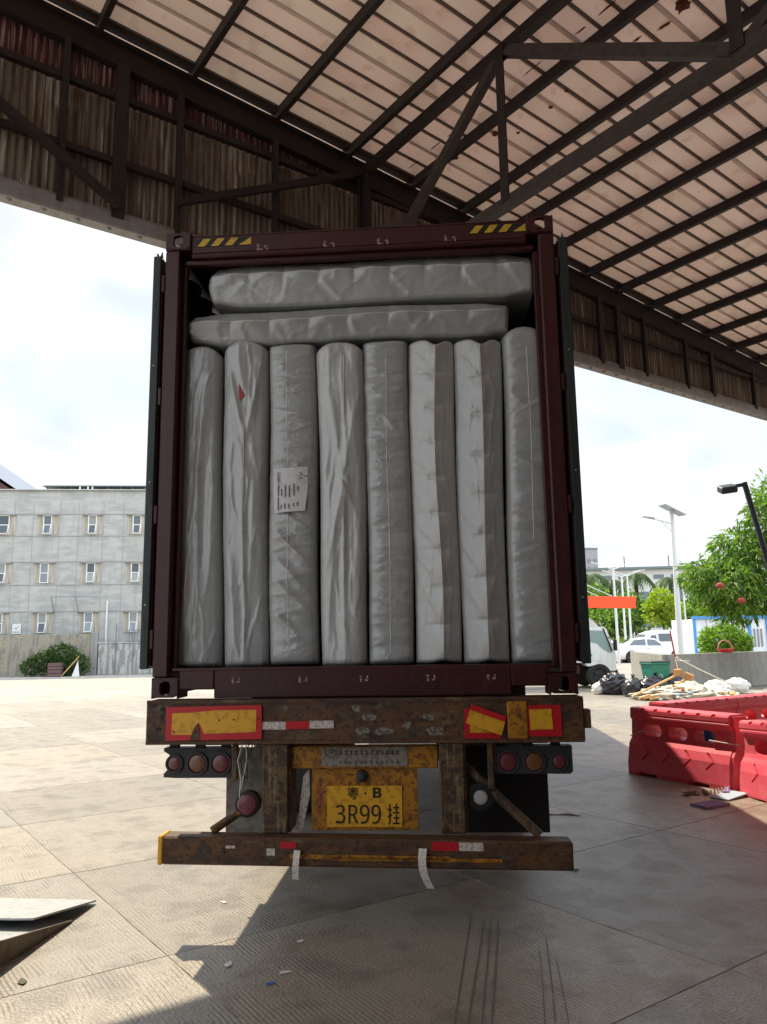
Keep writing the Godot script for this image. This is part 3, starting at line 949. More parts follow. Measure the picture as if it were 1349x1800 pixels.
	# doors folded right round against the sides
	for sx in [-1.0, 1.0]:
		var dr := Node3D.new()
		dr.name = "door"
		c.add_child(dr, true)
		dr.position = Vector3(sx * 1.262, 0, -0.012)
		dr.rotation_degrees.y = -sx * (1.0 if sx < 0 else 1.6)
		var mb := MB.new()
		mb.box(Vector3(0, 1.46, -0.60), Vector3(0.046, 2.56, 1.16), Basis.IDENTITY, 0.005)
		part(dr, "door_panel", mb, M.maroon)
		var gk := MB.new()
		gk.box(Vector3(sx * 0.012, 1.46, -0.0135), Vector3(0.052, 2.585, 0.018), Basis.IDENTITY, 0.006)
		gk.box(Vector3(sx * 0.033, 1.46, -0.60), Vector3(0.016, 2.585, 1.17), Basis.IDENTITY, 0.005)
		for k in [-1.0, 1.0]:
			gk.prism(PackedVector2Array([Vector2(k * 0.012 - 0.010, 2.74), Vector2(k * 0.012 + 0.010, 2.74), Vector2(k * 0.012 - sx * 0.004, 2.775 + 0.008 * k)]), -0.02, -0.008)
		part(dr, "gasket", gk, M.door_edge)
		for k in 4:
			var y: float = 0.34 + k * 0.74
			pbox(dr, "hinge", Vector3(-sx * 0.032, y, -0.03), Vector3(0.018, 0.11, 0.07), M.maroon, 0.003)
			var scr := MB.new()
			scr.lathe([Vector2(0.008, 0.0), Vector2(0.006, 0.004), Vector2(0, 0.005)], 8, Transform3D(Basis(Vector3(1, 0, 0), Vector3(0, 0, 1), Vector3(0, -1, 0)), Vector3(sx * 0.012, y + 0.2, -0.004)))
			part(dr, "rivet", scr, M.zinc)
		for zq in [-0.42, -0.80]:
			var rod := MB.new()
			rod.tube([Vector3(-sx * 0.045, 0.18, zq), Vector3(-sx * 0.045, 2.74, zq)], 0.015, 8)
			part(dr, "locking_rod", rod, M.zinc)

# ------------------------------------------------------------------ trailer
func disc(mb: MB, c: Vector3, r: float, dome: float, depth: float) -> void:
	# a round lens facing +z
	mb.lathe([Vector2(r, -depth), Vector2(r, 0.0), Vector2(r * 0.85, dome * 0.6), Vector2(r * 0.45, dome * 0.92), Vector2(0, dome)], 24, Transform3D(Basis(Vector3(1, 0, 0), Vector3(0, 0, 1), Vector3(0, -1, 0)), c))

func ring(mb: MB, c: Vector3, r0: float, r1: float, h: float) -> void:
	mb.lathe([Vector2(r1, -0.01), Vector2(r1, h), Vector2(r0, h), Vector2(r0, -0.01)], 24, Transform3D(Basis(Vector3(1, 0, 0), Vector3(0, 0, 1), Vector3(0, -1, 0)), c))

func strokes(parent: Node, called: String, segs: Array, at: Vector3, sc: Vector2, w: float, m: Material) -> void:
	var mb := MB.new()
	for q in segs:
		var a := at + Vector3(q[0] * sc.x, q[1] * sc.y, 0)
		var b := at + Vector3(q[2] * sc.x, q[3] * sc.y, 0)
		mb.bar(a, b, w, 0.002, Vector3(0, 0, 1))
	part(parent, called, mb, m)

func lettering(parent: Node, called: String, text: String, size: float, at: Vector3, m: Material, sx := 1.0, bold := false, turn := 0.0) -> MeshInstance3D:
	var t := TextMesh.new()
	var f := SystemFont.new()
	f.font_names = PackedStringArray(["Droid Sans"])
	if bold: f.font_weight = 700
	t.font = f
	t.text = text
	t.font_size = 64
	t.pixel_size = size / 46.0
	t.depth = 0.002
	var o := MeshInstance3D.new()
	o.name = called
	o.mesh = t
	o.material_override = m
	o.position = at
	o.rotation_degrees.z = turn
	o.scale = Vector3(sx, 1, 1)
	parent.add_child(o, true)
	return o

func make_trailer() -> void:
	var t := thing("container_trailer", "grimy yellow skeletal container trailer with tail lamps and plate 3R99, under the maroon container", "trailer", Vector3(C0.x, 0, C0.z), YAW_TRUCK)
	# main rails and cross members
	for sx in [-1.0, 1.0]:
		var mb := MB.new()
		mb.box(Vector3(sx * 0.48, 1.02, -6.2), Vector3(0.012, 0.36, 11.6)); mb.box(Vector3(sx * 0.48, 1.205, -6.2), Vector3(0.13, 0.014, 11.6)); mb.box(Vector3(sx * 0.48, 0.835, -6.2), Vector3(0.13, 0.014, 11.6))
		part(t, "main_rail", mb, M.frame)
	for z in [-2.4, -4.4, -6.6, -8.8, -11.4]:
		pbox(t, "cross_member", Vector3(0, 1.12, z), Vector3(2.36, 0.18, 0.14), M.frame)
	# axles and twin wheels
	var tyre := MB.new()
	tyre.lathe([Vector2(0.30, -0.12), Vector2(0.46, -0.13), Vector2(0.515, -0.10), Vector2(0.52, 0.0), Vector2(0.515, 0.10), Vector2(0.46, 0.13), Vector2(0.30, 0.12)], 32)
	var tyre_mesh := tyre.mesh()
	var rim := MB.new()
	rim.lathe([Vector2(0, -0.04), Vector2(0.12, -0.06), Vector2(0.2, -0.03), Vector2(0.27, -0.11), Vector2(0.305, -0.12), Vector2(0.305, 0.12), Vector2(0.27, 0.11), Vector2(0.2, 0.03), Vector2(0.12, 0.06), Vector2(0, 0.04)], 24)
	var rim_mesh := rim.mesh()
	for z in [-3.0, -4.3, -5.6]:
		var ax := MB.new()
		ax.tube([Vector3(-1.05, 0.52, z), Vector3(1.05, 0.52, z)], 0.07, 12)
		part(t, "axle", ax, M.frame)
		for x in [-1.08, -0.79, 0.79, 1.08]:
			var o := Node3D.new()
			o.name = "wheel"
			t.add_child(o, true)
			o.transform = Transform3D(Basis(Vector3(0, -1, 0), Vector3(1, 0, 0), Vector3(0, 0, 1)), Vector3(x, 0.52, z))
			part(o, "tyre", tyre_mesh, M.tyre)
			part(o, "rim", rim_mesh, M.frame)
		for sx in [-1.0, 1.0]:
			var sp := MB.new()
			for k in 4: sp.box(Vector3(sx * 0.48, 0.62 + k * 0.024, z), Vector3(0.09, 0.022, 1.15 - k * 0.16), Basis.IDENTITY, 0.003)
			sp.box(Vector3(sx * 0.48, 0.76, z - 0.6), Vector3(0.10, 0.16, 0.10))
			part(t, "leaf_spring", sp, M.frame)
	# landing legs near the front
	for sx in [-1.0, 1.0]:
		var lg := MB.new()
		lg.box(Vector3(sx * 0.75, 0.62, -9.6), Vector3(0.12, 1.0, 0.12)); lg.box(Vector3(sx * 0.75, 0.05, -9.6), Vector3(0.26, 0.10, 0.26))
		part(t, "landing_leg", lg, M.frame)
	# rear beam
	var zb := 0.08
	var bm := MB.new()
	bm.box(Vector3(0.008, 1.112, zb - 0.09), Vector3(2.44, 0.236, 0.18), Basis.IDENTITY, 0.008)
	bm.box(Vector3(0.008, 1.223, zb - 0.002), Vector3(2.43, 0.020, 0.018)); bm.box(Vector3(0.008, 1.0, zb - 0.002), Vector3(2.43, 0.018, 0.018))
	part(t, "rear_beam", bm, M.chassis_dark)
	for k in [[-1.10, 1.14, 0.035], [1.145, 1.15, 0.012], [-1.12, 1.185, 0.010], [-1.14, 1.075, 0.012]]:
		var hm := MB.new()
		ring(hm, Vector3(k[0], k[1], zb), k[2] * 0.6, k[2], 0.006)
		part(t, "bolt_ring", hm, M.frame)
	pbox(t, "side_marker", Vector3(1.247, 1.11, 0.02), Vector3(0.04, 0.10, 0.08), M.bracket)
	pbox(t, "patch_plate", Vector3(0.865, 1.11, zb + 0.012), Vector3(0.11, 0.20, 0.02), M.chassis_yellow, 0.01)
	# paint scrapes and old sticker scraps on the beam
	for k in [[0.05, 1.13, 0.07, 0.022], [0.02, 1.06, 0.05, 0.03], [0.13, 1.055, 0.07, 0.028], [0.38, 1.13, 0.06, 0.022], [0.42, 1.055, 0.08, 0.03], [0.26, 1.09, 0.03, 0.03], [-0.02, 1.18, 0.03, 0.03], [-0.42, 1.185, 0.015, 0.03]]:
		var sm := MB.new()
		var pts := PackedVector2Array()
		for q in 9:
			var a := TAU * q / 9.0
			pts.append(Vector2(k[0] + cos(a) * k[2] * rng.randf_range(0.5, 1.0), k[1] + sin(a) * k[3] * rng.randf_range(0.5, 1.0)))
		sm.prism(pts, zb + 0.0005, zb + 0.002)
		part(t, "sticker_scrap", sm, M.scrap)
	# long reflective board, left, torn near its middle
	var rl := Node3D.new()
	rl.name = "reflective_board"
	t.add_child(rl, true)
	rl.set_meta("label", "long yellow board with a red border, torn at its lower edge")
	pbox(rl, "border", Vector3(-0.820, 1.108, zb + 0.010), Vector3(0.545, 0.184, 0.004), M.refl_red, 0.001, Basis(Vector3(0, 0, 1), 0.012))
	var yb := MB.new()
	yb.prism(PackedVector2Array([Vector2(-1.058, 1.045), Vector2(-0.945, 1.046), Vector2(-0.925, 1.090), Vector2(-0.905, 1.112), Vector2(-0.888, 1.085), Vector2(-0.872, 1.050), Vector2(-0.580, 1.058), Vector2(-0.578, 1.178), Vector2(-0.820, 1.176), Vector2(-0.93, 1.166), Vector2(-1.056, 1.162)]), zb + 0.0125, zb + 0.0138)
	part(rl, "panel", yb, M.refl_yellow)
	var tear := MB.new()
	tear.prism(PackedVector2Array([Vector2(-0.952, 1.016), Vector2(-0.925, 1.088), Vector2(-0.905, 1.108), Vector2(-0.893, 1.016)]), zb + 0.0135, zb + 0.0155)
	part(rl, "torn_hole", tear, M.chassis_dark)
	for k in [[-0.788, 1.123], [-0.705, 1.125], [-1.046, 1.062], [-0.566, 1.128]]:
		var hm := MB.new()
		disc(hm, Vector3(k[0], k[1], zb + 0.0135), 0.006, 0.002, 0.002)
		part(rl, "rivet", hm, M.frame)
	# right board: two halves, the left one bent over
	var rr := Node3D.new()
	rr.name = "reflective_board"
	t.add_child(rr, true)
	rr.set_meta("label", "yellow and red board bent and folded over itself")
	var r1 := MB.new()
	r1.prism(PackedVector2Array([Vector2(0.575, 1.015), Vector2(0.77, 1.012), Vector2(0.765, 1.06), Vector2(0.60, 1.175), Vector2(0.578, 1.17)]), zb + 0.008, zb + 0.011)
	part(rr, "border", r1, M.refl_red)
	var r2 := MB.new()
	r2.prism(PackedVector2Array([Vector2(0.605, 1.045), Vector2(0.74, 1.045), Vector2(0.70, 1.09), Vector2(0.608, 1.11)]), zb + 0.012, zb + 0.0135)
	part(rr, "panel", r2, M.refl_yellow)
	var fold := MB.new()
	var fb := Basis(Vector3(0, 0, 1), -0.34) * Basis(Vector3(1, 0, 0), -0.25)
	fold.box(Vector3(0.692, 1.105, zb + 0.032), Vector3(0.200, 0.085, 0.003), fb)
	part(rr, "folded_panel", fold, M.refl_yellow)
	var fold2 := MB.new()
	fold2.box(Vector3(0.706, 1.150, zb + 0.026), Vector3(0.200, 0.030, 0.003), fb)
	part(rr, "folded_border", fold2, M.refl_red)
	var re := Node3D.new()
	re.name = "reflective_board"
	t.add_child(re, true)
	re.set_meta("label", "short yellow board with a red border at the beam's end")
	pbox(re, "border", Vector3(1.01, 1.105, zb + 0.006), Vector3(0.185, 0.165, 0.004), M.refl_red, 0.001)
	pbox(re, "panel", Vector3(0.992, 1.112, zb + 0.010), Vector3(0.122, 0.108, 0.003), M.refl_yellow, 0.001, Basis(Vector3(0, 0, 1), 0.04))
	# reflective tape
	var tx := -0.550
	for k in 3:
		pbox(t, "reflective_tape", Vector3(tx + 0.0675, 1.090 + k * 0.002, zb + 0.004), Vector3(0.1345, 0.042, 0.002), M.refl_red if k == 1 else M.tape_white, 0.0)
		tx += 0.135
	# tail lamp clusters
	for sx in [-1.0, 1.0]:
		var lc := Node3D.new()
		lc.name = "tail_lamp"
		t.add_child(lc, true)
		var hs := MB.new()
		if sx < 0:
			hs.prism(PackedVector2Array([Vector2(-1.130, 0.962), Vector2(-1.130, 0.945), Vector2(-1.098, 0.925), Vector2(-1.092, 0.90), Vector2(-1.100, 0.85), Vector2(-1.128, 0.822), Vector2(-1.128, 0.802), Vector2(-1.06, 0.798), Vector2(-0.74, 0.798), Vector2(-0.735, 0.962)]), -0.08, 0.0)
		else:
			hs.prism(PackedVector2Array([Vector2(0.745, 0.962), Vector2(0.745, 0.815), Vector2(1.150, 0.812), Vector2(1.165, 0.826), Vector2(1.165, 0.962)]), -0.08, 0.0)
		part(lc, "housing", hs, M.housing)
		var xs := [-1.066, -0.935, -0.800] if sx < 0 else [0.812, 0.955, 1.090]
		for k in 3:
			var r := 0.052
			if (sx < 0 and k == 0) or (sx > 0 and k == 2): r = 0.040
			var rg := MB.new()
			ring(rg, Vector3(xs[k], 0.878, 0.0), r, r + 0.010, 0.014)
			part(lc, "rim", rg, M.housing)
			var ln := MB.new()
			disc(ln, Vector3(xs[k], 0.878, 0.002), r, 0.012, 0.01)
			part(lc, "lens", ln, M.lens_amber if k == 1 else M.lens_red)
		for k in 3:
			pbox(lc, "tab", Vector3(sx * (0.78 + 0.15 * k), 0.975, -0.04), Vector3(0.05, 0.035, 0.04), M.frame, 0.0)
	pbox(t, "lamp_bracket", Vector3(-0.712, 0.885, 0.02), Vector3(0.036, 0.20, 0.03), M.bracket, 0.008)
	pbox(t, "lamp_bracket", Vector3(0.715, 0.865, 0.02), Vector3(0.034, 0.25, 0.03), M.bracket, 0.004)
	# bumper carriers
	for a in [[-0.478, 0.148], [0.502, 0.138]]:
		var mb := MB.new()
		mb.box(Vector3(a[0], 0.75, 0.0), Vector3(a[1], 0.48, 0.10), Basis.IDENTITY, 0.008)
		mb.box(Vector3(a[0] + a[1] * 0.5 + 0.004, 0.75, -0.06), Vector3(0.010, 0.47, 0.18))
		part(t, "bumper_carrier", mb, M.bracket)
	# upper bar with the maker's plate
	pbox(t, "upper_bar", Vector3(0.012, 0.908, -0.02), Vector3(0.83, 0.124, 0.05), M.chassis_yellow, 0.006)
	var np := pbox(t, "maker_plate", Vector3(0.018, 0.910, 0.008), Vector3(0.482, 0.104, 0.004), M.nameplate, 0.001)
	var oval := MB.new()
	for k in 20:
		var a := TAU * k / 20.0
		var b := TAU * (k + 1) / 20.0
		oval.bar(Vector3(-0.172 + 0.030 * cos(a), 0.930 + 0.020 * sin(a), 0.0115), Vector3(-0.172 + 0.030 * cos(b), 0.930 + 0.020 * sin(b), 0.0115), 0.0035, 0.002, Vector3(0, 0, 1))
	oval.bar(Vector3(-0.185, 0.922, 0.0115), Vector3(-0.172, 0.940, 0.0115), 0.004, 0.002, Vector3(0, 0, 1)); oval.bar(Vector3(-0.172, 0.940, 0.0115), Vector3(-0.160, 0.922, 0.0115), 0.004, 0.002, Vector3(0, 0, 1))
	part(np, "emblem", oval, M.frame)
	var mk := MB.new()
	for k in 12:
		var x := -0.115 + k * 0.029
		mk.box(Vector3(x, 0.940, 0.0115), Vector3(0.017, 0.0035, 0.002)); mk.box(Vector3(x, 0.928, 0.0115), Vector3(0.019, 0.0035, 0.002)); mk.box(Vector3(x, 0.931, 0.0112), Vector3(0.004, 0.028, 0.0015))
		mk.box(Vector3(x, 0.880, 0.0115), Vector3(0.013, 0.003, 0.002)); mk.box(Vector3(x - 0.004, 0.882, 0.0112), Vector3(0.003, 0.018, 0.0015))
	part(np, "embossed_characters", mk, M.frame)
	# plate carrier and number plate
	pbox(t, "plate_carrier", Vector3(0.012, 0.680, -0.03), Vector3(0.595, 0.335, 0.012), M.chassis_yellow, 0.003)
	var lt := MB.new()
	disc(lt, Vector3(0.0, 0.803, -0.015), 0.034, 0.045, 0.01)
	part(t, "plate_lamp", lt, M.housing)
	var pt := pbox(t, "number_plate", Vector3(0.013, 0.640, -0.018), Vector3(0.420, 0.220, 0.004), M.plate, 0.002)
	var pz := -0.0145
	lettering(pt, "characters", "3R99", 0.098, Vector3(-0.022, 0.598, pz), M.plate_ink, 0.86)
	lettering(pt, "characters", "B", 0.055, Vector3(0.082, 0.712, pz), M.plate_ink, 1.25, true)
	# province character, upper left
	strokes(pt, "character", [[0.5, 1.0, 0.42, 0.92], [0.12, 0.9, 0.88, 0.9], [0.12, 0.9, 0.12, 0.5], [0.88, 0.9, 0.88, 0.5], [0.12, 0.5, 0.88, 0.5], [0.25, 0.7, 0.75, 0.7], [0.5, 0.86, 0.5, 0.54], [0.3, 0.82, 0.38, 0.75], [0.7, 0.82, 0.62, 0.75], [0.32, 0.6, 0.4, 0.66], [0.68, 0.6, 0.6, 0.66], [0.0, 0.36, 1.0, 0.36], [0.32, 0.36, 0.26, 0.2], [0.26, 0.2, 0.76, 0.2], [0.76, 0.2, 0.66, 0.0], [0.66, 0.0, 0.44, 0.02]], Vector3(-0.082, 0.680, pz), Vector2(0.062, 0.062), 0.0055, M.plate_ink)
	# trailer character, lower right
	strokes(pt, "character", [[0.0, 0.72, 0.36, 0.72], [0.0, 0.36, 0.36, 0.46], [0.2, 1.0, 0.2, 0.06], [0.2, 0.06, 0.08, 0.0], [0.5, 0.82, 1.0, 0.82], [0.75, 1.0, 0.75, 0.56], [0.44, 0.56, 1.0, 0.56], [0.5, 0.3, 1.0, 0.3], [0.75, 0.48, 0.75, 0.03], [0.42, 0.03, 1.0, 0.03]], Vector3(0.140, 0.548, pz), Vector2(0.066, 0.105), 0.008, M.plate_ink)
	var dotm := MB.new()
	disc(dotm, Vector3(0.018, 0.710, pz), 0.006, 0.001, 0.001)
	part(pt, "dot", dotm, M.plate_ink)
	# old painted characters down the carrier's edges
	strokes(t, "painted_mark", [[0, 1, 1, 1], [0.1, 0.86, 0.9, 0.86], [0.5, 1, 0.5, 0.7], [0, 0.7, 1, 0.7], [0.2, 0.55, 0.9, 0.6], [0.3, 0.3, 0.3, 0.1], [0.6, 0.32, 0.6, 0.05], [0.2, 0.22, 0.8, 0.24]], Vector3(-0.262, 0.58, -0.0225), Vector2(0.045, 0.15), 0.006, M.red_pole)
	# bumper, a little lower on the right
	var bt := Basis(Vector3(0, 0, 1), -0.012)
	var bp := MB.new()
	bp.box(Vector3(0.022, 0.432, 0.075), Vector3(2.20, 0.145, 0.13), bt, 0.010)
	part(t, "bumper", bp, M.chassis_dark)
	pbox(t, "bumper_end", Vector3(-1.086, 0.447, 0.078), Vector3(0.028, 0.150, 0.136), M.refl_yellow, 0.006, bt)
	for k in [[-0.05, 0.405, 0.85, 0.022], [0.20, 0.395, 0.9, 0.018]]:
		pbox(t, "paint_band", Vector3(k[0] + 0.1, k[1] + 0.008, 0.142), Vector3(k[2], k[3], 0.002), M.chassis_yellow, 0.0, bt)
	pbox(t, "bumper_tape", Vector3(0.455, 0.470, 0.143), Vector3(0.14, 0.042, 0.002), M.refl_red, 0.0, bt)
	pbox(t, "bumper_tape", Vector3(0.590, 0.468, 0.143), Vector3(0.128, 0.042, 0.002), M.tape_white, 0.0, bt)
	pbox(t, "bumper_tape", Vector3(-0.385, 0.475, 0.143), Vector3(0.085, 0.034, 0.003), M.refl_red, 0.001, bt)
	for k in [[-0.48, 0.44, 0.045, 0.035], [-0.70, 0.465, 0.05, 0.014], [-0.74, 0.44, 0.012, 0.045]]:
		pbox(t, "paint_scrape", Vector3(k[0], k[1], 0.143), Vector3(k[2], k[3], 0.0015), M.tape_white if k[2] > 0.02 else M.frame, 0.0, bt)
	var bh := MB.new()
	ring(bh, Vector3(-0.845, 0.442, 0.141), 0.012, 0.040, 0.001)
	part(t, "bolt_ring", bh, M.frame)
	# torn tape ends hanging from the bumper
	for a in [[-0.333, 0.455, -0.345, 0.305, 0.036, 0.0], [0.335, 0.465, 0.372, 0.262, 0.042, 0.02]]:
		var P := PackedVector3Array()
		for j in 9:
			var tt := j / 8.0
			for i in 3:
				P.append(Vector3(lerpf(a[2], a[0], tt) + (i - 1) * a[4] * 0.5 - a[5] * sin(tt * PI), lerpf(a[3], a[1], tt), 0.150 + 0.03 * sin(tt * 2.6) + 0.006 * (i - 1)))
		var mb := MB.new()
		mb.sheet(P, 3, 9)
		part(t, "hanging_tape", mb, M.tape_white)
	# slanting pale strip between carrier and plate
	var sl := MB.new()
	sl.prism(PackedVector2Array([Vector2(-0.372, 0.512), Vector2(-0.340, 0.512), Vector2(-0.298, 0.70), Vector2(-0.302, 0.838), Vector2(-0.335, 0.80)]), -0.045, -0.038)
	part(t, "pale_strip", sl, M.tape_white)
	# round lamps at the carriers
	for a in [[-0.645, 0.655, 0.062, 0], [0.655, 0.690, 0.043, 1]]:
		var ld := Node3D.new()
		ld.name = "round_lamp"
		t.add_child(ld, true)
		var sh := MB.new()
		disc(sh, Vector3(a[0], a[1], 0.0), a[2] + (0.008 if a[3] == 0 else 0.032), 0.004, 0.06)
		part(ld, "shell", sh, M.black)
		var le := MB.new()
		disc(le, Vector3(a[0], a[1], 0.006), a[2] * 0.9, 0.010, 0.004)
		part(ld, "lens", le, M.lens_red if a[3] == 0 else M.lens_clear)
	var br := MB.new()
	br.tube([Vector3(-0.835, 0.520, 0.03), Vector3(-0.52, 0.72, -0.08)], 0.024, 10)
	part(t, "brace_tube", br, M.chassis)
	var br2 := MB.new()
	br2.tube([Vector3(0.965, 0.500, 0.03), Vector3(0.56, 0.86, -0.06)], 0.026, 10)
	part(t, "brace_tube", br2, M.bracket)
	# loose cables by the left lamp
	for k in 4:
		var cm := MB.new()
		var x0 := -0.69 + k * 0.02
		cm.tube([Vector3(x0 + 0.02, 0.985, 0.03), Vector3(x0 + 0.035 * sin(k * 2.0), 0.90, 0.05), Vector3(-0.672 + 0.012 * k, 0.80, 0.045), Vector3(-0.68 + 0.008 * k, 0.70 + 0.04 * k, 0.04)], 0.0035, 6)
		part(t, "cable", cm, M.cable if k < 2 else M.black)
	# mud flaps
	pbox(t, "mud_flap", Vector3(-0.755, 0.66, -0.42), Vector3(0.245, 0.50, 0.012), M.flap_grey, 0.003)
	pbox(t, "mud_flap", Vector3(0.83, 0.66, -0.42), Vector3(0.50, 0.50, 0.012), M.rubber, 0.003)
	pbox(t, "flap_hanger", Vector3(-0.76, 0.95, -0.42), Vector3(0.60, 0.05, 0.05), M.frame)
	pbox(t, "flap_hanger", Vector3(0.76, 0.95, -0.42), Vector3(0.66, 0.05, 0.05), M.frame)

# ------------------------------------------------------------------ bales
var bale_noise := FastNoiseLite.new()

# depth of the wrap at (a, b) metres across and along a bale of size (w, l)
func wrap_depth(d: Dictionary, a: float, b: float, w: float, l: float) -> float:
	var R: float = d.round
	var z := 0.0
	var u := a / w
	var ea := minf(a, w - a)
	if d.kind == "ridge":
		var ur: float = d.ridge + 0.025 * sin(b * 3.1 + d.seed)
		var t := u / ur if u < ur else (1.0 - u) / (1.0 - ur)
		z += d.high * (lerpf(d.get("base", 0.0), 1.0, clampf(t, 0.0, 1.0)) if u < ur else clampf(t, 0.0, 1.0))
		# drawn in at each tuft, puffed between them
		var k: float = b / l * d.tufts
		var fr := k - floorf(k)
		var puff := sin(fr * PI)
		var nearr := exp(-pow((u - ur) / 0.16, 2.0))
		z += nearr * (0.014 * puff - 0.010)
		var dt: float = minf(fr, 1.0 - fr) * l / d.tufts
		z -= 0.007 * exp(-pow(dt / 0.011, 2.0)) * smoothstep(0.0, 1.0, clampf(t, 0, 1)) * 0.7
	else:
		z += d.high * sqrt(maxf(0.0, 1.0 - pow(absf(2.0 * u - 1.0), 2.6)))
	# rounded edges
	if ea < R: z -= R - sqrt(maxf(0.0, R * R - (R - ea) * (R - ea)))
	var eb := minf(b, l - b)
	var RE := R * 0.9
	if eb < RE: z -= RE - sqrt(maxf(0.0, RE * RE - (RE - eb) * (RE - eb)))
	# folds
	for f in d.folds:
		var p := Vector2(f[0] * w, f[1] * l)
		var q := Vector2(f[2] * w, f[3] * l)
		var pq := q - p
		var s := clampf((Vector2(a, b) - p).dot(pq) / maxf(pq.length_squared(), 1e-6), 0.0, 1.0)
		var dist := (Vector2(a, b) - p - pq * s).length()
		if dist < f[5] * 3.0:
			var side := signf(pq.cross(Vector2(a, b) - p))
			var x: float = dist / f[5]
			z += (0.5 if d.kind == "ridge" else 0.62) * f[4] * (exp(-1.6 * x) - 0.5 * exp(-(x - 1.2 * side) * (x - 1.2 * side))) * (0.35 + 0.65 * sin(clampf(s, 0.05, 0.95) * PI))
	# slack and fine creases
	var sc: Vector2 = d.slack
	z += (0.005 if d.kind == "ridge" else 0.012) * bale_noise.get_noise_3d(a * 3.2 * sc.x, b * 3.2 * sc.y, d.seed)
	var cr := absf(bale_noise.get_noise_3d(a * 5.0 * sc.x + 9.0, b * 5.0 * sc.y, d.seed + 40.0))
	z += d.crease * 0.9 * pow(1.0 - smoothstep(0.0, 0.30, cr), 2.0)
	# crisp little crinkles of the film
	var ck := absf(bale_noise.get_noise_3d(a * 13.0 * sc.x, b * 13.0 * sc.y + a * 3.0, d.seed + 80.0))
	z += 0.0016 * pow(1.0 - smoothstep(0.0, 0.25, ck), 3.0)
	return z

